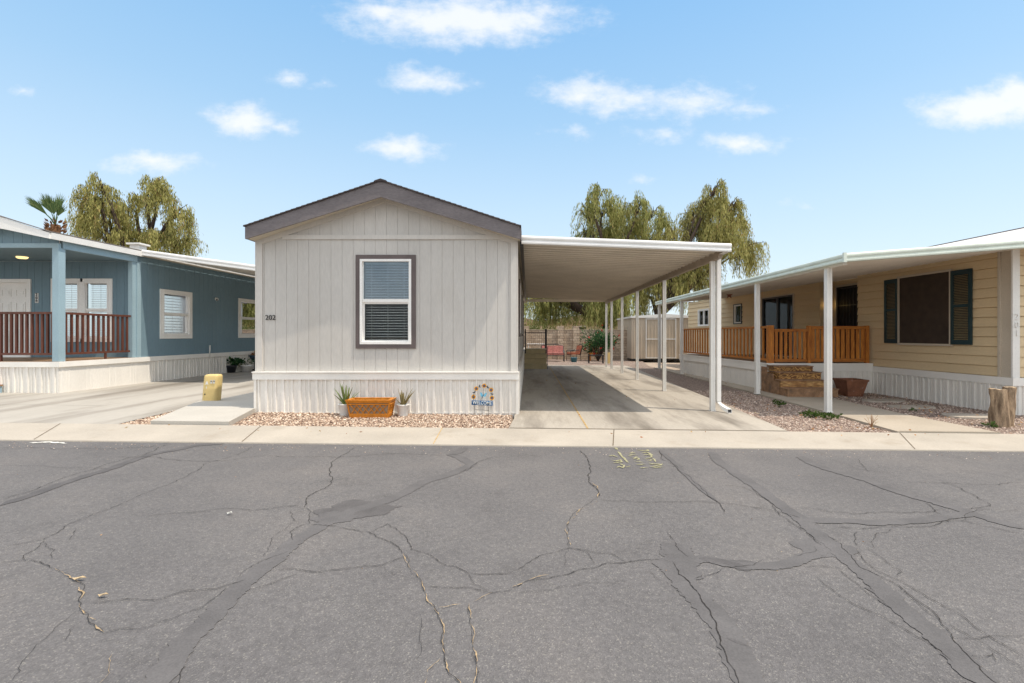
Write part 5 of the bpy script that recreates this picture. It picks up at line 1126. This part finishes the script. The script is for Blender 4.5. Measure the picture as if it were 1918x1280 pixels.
T = P(104, 418, 26)
palm('fan_palm', (T.x, 26, gz(-14)), T, [(-.80, .72, 2.5, .20, .0), (-.70, .80, 1.9, .22, -.15), (-.30, .95, 1.9, .42, -.1), (-.06, 1, 2.0, .42, .2), (.10, .95, 1.6, .7, -.3), (-.16, 1, 1.8, .6, -.25), (.2, .9, 1.35, .6, .1)], 'short-topped fan palm with few fronds above the blue home roof', .26, 41)
T = P(768, 376, 42)
palm('fan_palm', (T.x, 42, .1), T, [(math.cos(a) * .9, .1 + .4 * random.random(), 1.3, .7, math.sin(a)) for a in [i * .9 for i in range(7)]] + [(-.1, 1, 1.25, .2, .1), (.3, .9, 1.2, .2, .1)], 'fan palm just peeping over the greige home ridge', .2, 42)

# ------------------------------------------------------------------ back yard
bw = thing('block_wall', (2, 28.9, 0), 'tan slump-block garden wall with pilasters behind the back yard', 'wall')
mb = MB(); mb.box(-8, 12, 28.85, 29.05, -.2, 1.72); mb.build('wall_panel', 'block', bw)
for px in (1050.5, 1079, 985, 1180): 
    x = P(px, 0, 28.8).x; mb = MB(); mb.box(x - .19, x + .19, 28.75, 29.10, -.2, 1.98); mb.build('pilaster', 'block', bw)
mb = MB(); mb.box(-8, 12, 28.82, 29.08, 1.722, 1.77); mb.build('wall_cap', 'block_cap', bw)
shd = thing('metal_shed', (7.8, 27.6, gz(7.8)), 'grey ribbed metal storage shed with double doors', 'shed')
sxa, sxb, sya, syb = 5.95, 9.75, 27.6, 31.8; zb_ = .08; zt_ = 2.42; mb = MB(); sk = [(0, 0), (.11, 0), (.12, .025), (.17, .025), (.18, 0)]
def srib(L): return [(k * .2 + a, b) for k in range(int(L / .2) + 1) for a, b in sk if k * .2 + a < L] + [(L, 0)]
sheet(mb, Frame((sxa, sya, 0), (1, 0, 0), (0, -1, 0)), srib(sxb - sxa), zb_, zt_); sheet(mb, Frame((sxa, sya, 0), (0, 1, 0), (-1, 0, 0)), srib(syb - sya), zb_, zt_); sheet(mb, Frame((sxb, sya, 0), (0, 1, 0), (1, 0, 0)), srib(syb - sya), zb_, zt_)
mb.build('wall', 'shed', shd)
mb = MB(); mb.box(sxa - .08, sxb + .08, sya - .08, syb + .05, zt_, zt_ + .10); mb.prism([(sxa - .05, sya - .05, zt_ + .101), (sxb + .05, sya - .05, zt_ + .101), ((sxa + sxb) / 2, sya - .05, zt_ + .24)], (0, 4.3, 0)); mb.build('roof', 'shed_trim', shd)
mb = MB(); mb.box(sxa, sxb, sya - .02, syb, zb_ - .07, zb_ - .0); 
for x in (6.0, 7.2, 8.4, 9.6): mb.box(x, x + .1, sya, sya + .1, -.15, zb_)
mb.build('base_frame', 'black', shd)
for xa_, xb_ in ((6.75, 7.62), (7.63, 8.5)):
    mb = MB(); ring(mb, Frame((0, sya - .03, 0), (1, 0, 0), (0, -1, 0)), xa_, xb_, zb_ + .03, zt_ - .03, .05, 0, .03); mb.box(xa_ + .05, xb_ - .05, sya - .06, sya - .03, 1.18, 1.24); mb.build('door', 'shed_trim', shd)

def lounge(name, loc, w, m, label, cat, rot, seats):
    t = thing(name, loc, label, cat); x, y, z = loc; R = Matrix.Rotation(rot, 3, 'Z'); tr = lambda a, b, c: V(loc) + R @ V((a, b, c)); h = w / 2
    def bx_(mb, a0_, a1_, b0_, b1_, c0_, c1_): mb.hexa([tr(*q) for q in ((a0_, b0_, c0_), (a1_, b0_, c0_), (a1_, b1_, c0_), (a0_, b1_, c0_), (a0_, b0_, c1_), (a1_, b0_, c1_), (a1_, b1_, c1_), (a0_, b1_, c1_))])
    mb = MB()
    for s in (-1, 1):
        mb.tube([tr(s * h, -.32, 0), tr(s * h, -.33, .58), tr(s * h, .2, .62)], .025, 6); mb.tube([tr(s * h, .3, 0), tr(s * h, .27, .42), tr(s * h, .40, .84)], .025, 6)
    mb.tube([tr(-h, .40, .84), tr(-h * .4, .43, .93), tr(h * .4, .43, .93), tr(h, .40, .84)], .025, 6); bx_(mb, -h, h, -.33, -.29, .33, .37); bx_(mb, -h, h, .25, .29, .33, .37); mb.build('frame', 'black', t)
    for k in range(seats):
        a0_ = -h + .03 + k * (w - .04) / seats; a1_ = a0_ + (w - .06) / seats
        mb = MB(); bx_(mb, a0_, a1_, -.33, .28, .37, .49); mb.build('seat_cushion', m, t)
        mb = MB(); mb.hexa([tr(*q) for q in ((a0_, .22, .49), (a1_, .22, .49), (a1_, .32, .49), (a0_, .32, .49), (a0_, .31, .86), (a1_, .31, .86), (a1_, .40, .86), (a0_, .40, .86))]); mb.build('back_cushion', m, t)
lounge('loveseat', gp(1035, 677, .0), 1.25, 'cushion', 'red patterned loveseat against the block wall', 'loveseat', 0.0, 2)
lounge('patio_chair', gp(1075, 676, .0), .62, 'cushion_orange', 'orange-cushioned patio chair turned toward the loveseat', 'chair', math.radians(-72), 1)
x, y, z = gp(1075, 678.5); mb = MB(); mb.lathe((x, y, z), [(0, 0), (.14, 0), (.18, .24), (.19, .25), (.17, .25), (.15, .03), (0, .03)], 18); tag(mb.build('bucket', 'bucket', org=(x, y, z)), 'blue bucket in front of the orange patio chair', 'bucket')
x, y, z = gp(1112, 676); t = thing('slatted_chair', (x, y, z), 'upright reddish slatted wooden chair by the oleander bush', 'chair')
mb = MB(); mb.box(x - .26, x + .26, y - .25, y + .25, .36, .42); mb.build('seat', 'red_wood', t)
for k in range(5): mb = MB(); mb.box(x - .25 + k * .105, x - .17 + k * .105, y + .22, y + .25, .42, 1.02 + .06 * math.sin(k * .8)); mb.build('back_slat', 'red_wood', t)
for a, b in ((-.24, -.22), (.2, -.22), (-.24, .2), (.2, .2)): mb = MB(); mb.box(x + a, x + a + .05, y + b, y + b + .05, z - .02, .36); mb.build('leg', 'red_wood', t)
x, y, z = gp(1112, 679); y -= .9; t = thing('side_table', (x, y, z), 'low dark patio table in front of the slatted chair', 'table')
mb = MB(); mb.box(x - .42, x + .4, y - .2, y + .2, .36, .40); mb.build('tabletop', 'black', t)
for a, b in ((-.4, -.18), (.34, -.18), (-.4, .14), (.34, .14)): mb = MB(); mb.box(x + a, x + a + .04, y + b, y + b + .04, z - .02, .36); mb.build('leg', 'black', t)
x, y, z = gp(1138, 681); mb = MB(); mb.box(x - .13, x - .01, y - .05, y + .05, z - .02, .52); mb.box(x + .01, x + .13, y - .05, y + .05, z - .02, .52); tag(mb.build('yellow_post', 'yellow_box', org=(x, y, z)), 'short twin yellow post near the carport rear', 'post')
x, y, z = gp(1005, 672); y = 27.8; x = .45; t = thing('garden_table', (x, y, 0), 'pale slatted garden table seen through the thin handrail', 'table')
mb = MB()
for k in range(5): mb.box(x - .5, x + .5, y - .3 + k * .12, y - .21 + k * .12, .92, .95)
mb.build('tabletop', 'white', t)
for a, b in ((-.45, -.25), (.4, -.25), (-.45, .22), (.4, .22)): mb = MB(); mb.box(x + a, x + a + .05, y + b, y + b + .05, -.02, .92); mb.build('leg', 'white', t)

def far_house(loc, w, d_, h, rh, wall, roof, label):
    x, y, z = loc; t = thing('house', loc, label, 'house'); mb = MB(); mb.box(x - w / 2, x + w / 2, y, y + d_, z - .2, h); mb.build('wall', wall, t)
    mb = MB(); mb.prism([(x - w / 2 - .4, y - .4, h), (x + w / 2 + .4, y - .4, h), (x, y - .4, h + rh)], (0, d_ + .8, 0)); mb.build('roof', roof, t)
    mb = MB(); mb.box(x - .6, x + .6, y - .03, y + .05, 1.3, 2.3); w_ = mb.build('window', 'white', t); mb = MB(); mb.box(x - .52, x + .52, y - .04, y + .04, 1.38, 2.22); mb.build('pane', 'dark_in', w_)
far_house((5.0, 46, 0), 9, 8, 2.6, .75, 'stucco', 'far_roof', 'beige house beyond the block wall, behind the weeping strands')
far_house((-1.2, 56, 0), 7, 8, 2.7, .9, 'stucco', 'far_roof', 'low house with a reddish roof far beyond the garden wall')

# ------------------------------------------------------------------ sky, sun, camera
SUN = V((.447, -.135, 1.0)).normalized()
w = bpy.data.worlds.new('World'); bpy.context.scene.world = w; w.use_nodes = True; nt = w.node_tree; nt.nodes.clear()
out = nt.nodes.new('ShaderNodeOutputWorld'); sky = N(nt, 'ShaderNodeTexSky', sky_type='NISHITA', sun_disc=False)
sky.sun_elevation = math.asin(SUN.z); sky.sun_rotation = math.atan2(SUN.x, SUN.y); sky.air_density = 1.0; sky.dust_density = 1.3; sky.ozone_density = 1.3; sky.altitude = 350
SKY_S = .15
tc = N(nt, 'ShaderNodeTexCoord'); sp_ = N(nt, 'ShaderNodeSeparateXYZ'); nt.links.new(tc.outputs['Generated'], sp_.inputs[0])
def mth(op, a, b=None, c=None, clamp=False):
    n = N(nt, 'ShaderNodeMath', operation=op, use_clamp=clamp)
    for i, q in enumerate((a, b, c)):
        if q is None: continue
        if isinstance(q, (int, float)): n.inputs[i].default_value = q
        else: nt.links.new(q, n.inputs[i])
    return n.outputs[0]
yy = mth('MAXIMUM', sp_.outputs[1], .05); u = mth('DIVIDE', sp_.outputs[0], yy); v = mth('DIVIDE', sp_.outputs[2], yy)
cb = N(nt, 'ShaderNodeCombineXYZ'); nt.links.new(u, cb.inputs[0]); nt.links.new(v, cb.inputs[1])
def vm(op, a, b):
    n = N(nt, 'ShaderNodeVectorMath', operation=op)
    for i, q in enumerate((a, b)):
        if isinstance(q, tuple): n.inputs[i].default_value = q
        elif q is not None: nt.links.new(q, n.inputs[i])
    return n
nz = N(nt, 'ShaderNodeTexNoise', i_Scale=9.0, i_Detail=6.0, i_Roughness=.55); nt.links.new(cb.outputs[0], nz.inputs['Vector'])
wv = vm('MULTIPLY_ADD', nz.outputs['Color'], (.10, .07, 0)); wv.inputs[2].default_value = (-.05, -.035, 0)
uv = vm('ADD', cb.outputs[0], wv.outputs[0]).outputs[0]
st_ = vm('MULTIPLY', cb.outputs[0], (1.0, 1.7, 1)).outputs[0]
nf = N(nt, 'ShaderNodeTexNoise', i_Scale=22.0, i_Detail=8.0, i_Roughness=.62); nt.links.new(st_, nf.inputs['Vector'])
clouds = [(870, 38, 235, 50, 1.12), (720, 32, 85, 24, .9), (790, 148, 75, 28, .8), (840, 153, 50, 18, .5), (541, 150, 34, 17, .7), (604, 162, 20, 9, .45), (455, 222, 68, 32, 1.0), (530, 230, 40, 14, .7), (758, 276, 85, 22, .85), (285, 305, 95, 22, .8),
          (1090, 172, 90, 32, .85), (1160, 185, 100, 34, .75), (1300, 190, 120, 36, .7), (1400, 203, 60, 16, .5), (1240, 245, 60, 18, .5), (1070, 250, 45, 13, .45), (1390, 272, 85, 20, .8), (1840, 205, 120, 44, 1.25), (1900, 185, 70, 46, 1.3), (35, 180, 25, 11, .5), (1200, 339, 25, 9, .45), (1510, 382, 30, 8, .25)]
D = None
for (cx_, cy_, a_, b_, s_) in clouds:
    dd_ = vm('SUBTRACT', uv, ((cx_ - CX) / 900, (CY - cy_) / 900, 0)).outputs[0]; ml = vm('MULTIPLY', dd_, (720 / a_, 720 / b_, 0)).outputs[0]; ln = N(nt, 'ShaderNodeVectorMath', operation='LENGTH'); nt.links.new(ml, ln.inputs[0])
    q = mth('MULTIPLY_ADD', ln.outputs['Value'], -s_, s_); D = q if D is None else mth('MAXIMUM', D, q)
fn = mth('MULTIPLY_ADD', nf.outputs[0], 1.1, -.55); dens = mth('ADD', D, fn)
mr = N(nt, 'ShaderNodeMapRange', interpolation_type='SMOOTHSTEP'); mr.inputs[1].default_value = .0; mr.inputs[2].default_value = .95; nt.links.new(dens, mr.inputs[0])
al = mth('MULTIPLY', mth('MULTIPLY', mr.outputs[0], .84), mth('GREATER_THAN', sp_.outputs[1], .06))
dirn = tc.outputs['Generated']                    # unseen broken cloud, added overhead and behind the viewer to fill the shade
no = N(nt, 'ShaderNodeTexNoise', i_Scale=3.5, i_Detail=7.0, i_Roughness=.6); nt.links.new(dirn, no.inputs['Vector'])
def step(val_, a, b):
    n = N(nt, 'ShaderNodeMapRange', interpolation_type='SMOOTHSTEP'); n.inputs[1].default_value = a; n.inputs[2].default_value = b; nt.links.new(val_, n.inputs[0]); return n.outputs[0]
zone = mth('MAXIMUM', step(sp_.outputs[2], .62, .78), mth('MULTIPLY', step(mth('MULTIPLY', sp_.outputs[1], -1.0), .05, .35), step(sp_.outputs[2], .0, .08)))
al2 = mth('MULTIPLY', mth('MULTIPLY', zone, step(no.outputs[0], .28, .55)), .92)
bg1 = N(nt, 'ShaderNodeBackground', i_Strength=SKY_S); bg2 = N(nt, 'ShaderNodeBackground', i_Strength=.53); bg2.inputs[0].default_value = (.97, .98, 1.0, 1)
aim = ramp(nt, sp_.outputs[2], [(0.0, (.84, .95, 1.02)), (.12, (.78, .93, 1.03)), (.25, (.63, .85, 1.03)), (.40, (.44, .72, 1.0)), (.58, (.29, .60, .97))])
sc_ = N(nt, 'ShaderNodeVectorMath', operation='SCALE', i_Scale=3.05); nt.links.new(aim, sc_.inputs[0])   # dusty desert air: paler towards the horizon
keep = N(nt, 'ShaderNodeMapRange'); keep.inputs[1].default_value = .60; keep.inputs[2].default_value = .80; keep.inputs[3].default_value = .85; keep.inputs[4].default_value = 0.0; nt.links.new(sp_.outputs[2], keep.inputs[0])
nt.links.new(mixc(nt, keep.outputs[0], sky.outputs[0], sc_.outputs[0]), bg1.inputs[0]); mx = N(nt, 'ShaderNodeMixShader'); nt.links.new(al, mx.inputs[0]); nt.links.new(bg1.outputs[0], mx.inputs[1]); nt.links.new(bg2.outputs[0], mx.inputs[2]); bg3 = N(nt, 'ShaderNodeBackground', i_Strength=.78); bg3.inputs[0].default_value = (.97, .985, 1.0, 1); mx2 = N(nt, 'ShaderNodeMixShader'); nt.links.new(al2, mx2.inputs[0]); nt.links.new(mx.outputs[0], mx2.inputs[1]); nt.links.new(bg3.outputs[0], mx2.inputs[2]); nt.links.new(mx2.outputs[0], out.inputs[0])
sun = bpy.data.lights.new('sun', 'SUN'); sun.energy = 2.0; sun.angle = math.radians(.55); sun.color = (1, .91, .78)
so = bpy.data.objects.new('sun', sun); C.objects.link(so); so.rotation_euler = (-SUN).to_track_quat('-Z', 'Y').to_euler(); so.location = (10, -5, 20)
cam = bpy.data.cameras.new('camera'); cam.sensor_width = 36; cam.lens = F_PX * 36 / 1918; cam.shift_x = -(CX - 959) / 1918; cam.shift_y = -(640 - CY) / 1918; cam.clip_end = 3000; cam.clip_start = .05
co_ = bpy.data.objects.new('camera', cam); C.objects.link(co_); co_.location = (0, 0, HC); co_.rotation_euler = (math.radians(90), 0, 0)
sc = bpy.context.scene; sc.camera = co_
vs = sc.view_settings; vs.view_transform = 'Standard'; vs.look = 'None'; vs.exposure = 1.02; vs.gamma = 1
sc.cycles.max_bounces = 12; sc.cycles.diffuse_bounces = 8; sc.cycles.transparent_max_bounces = 12; sc.cycles.use_denoising = True
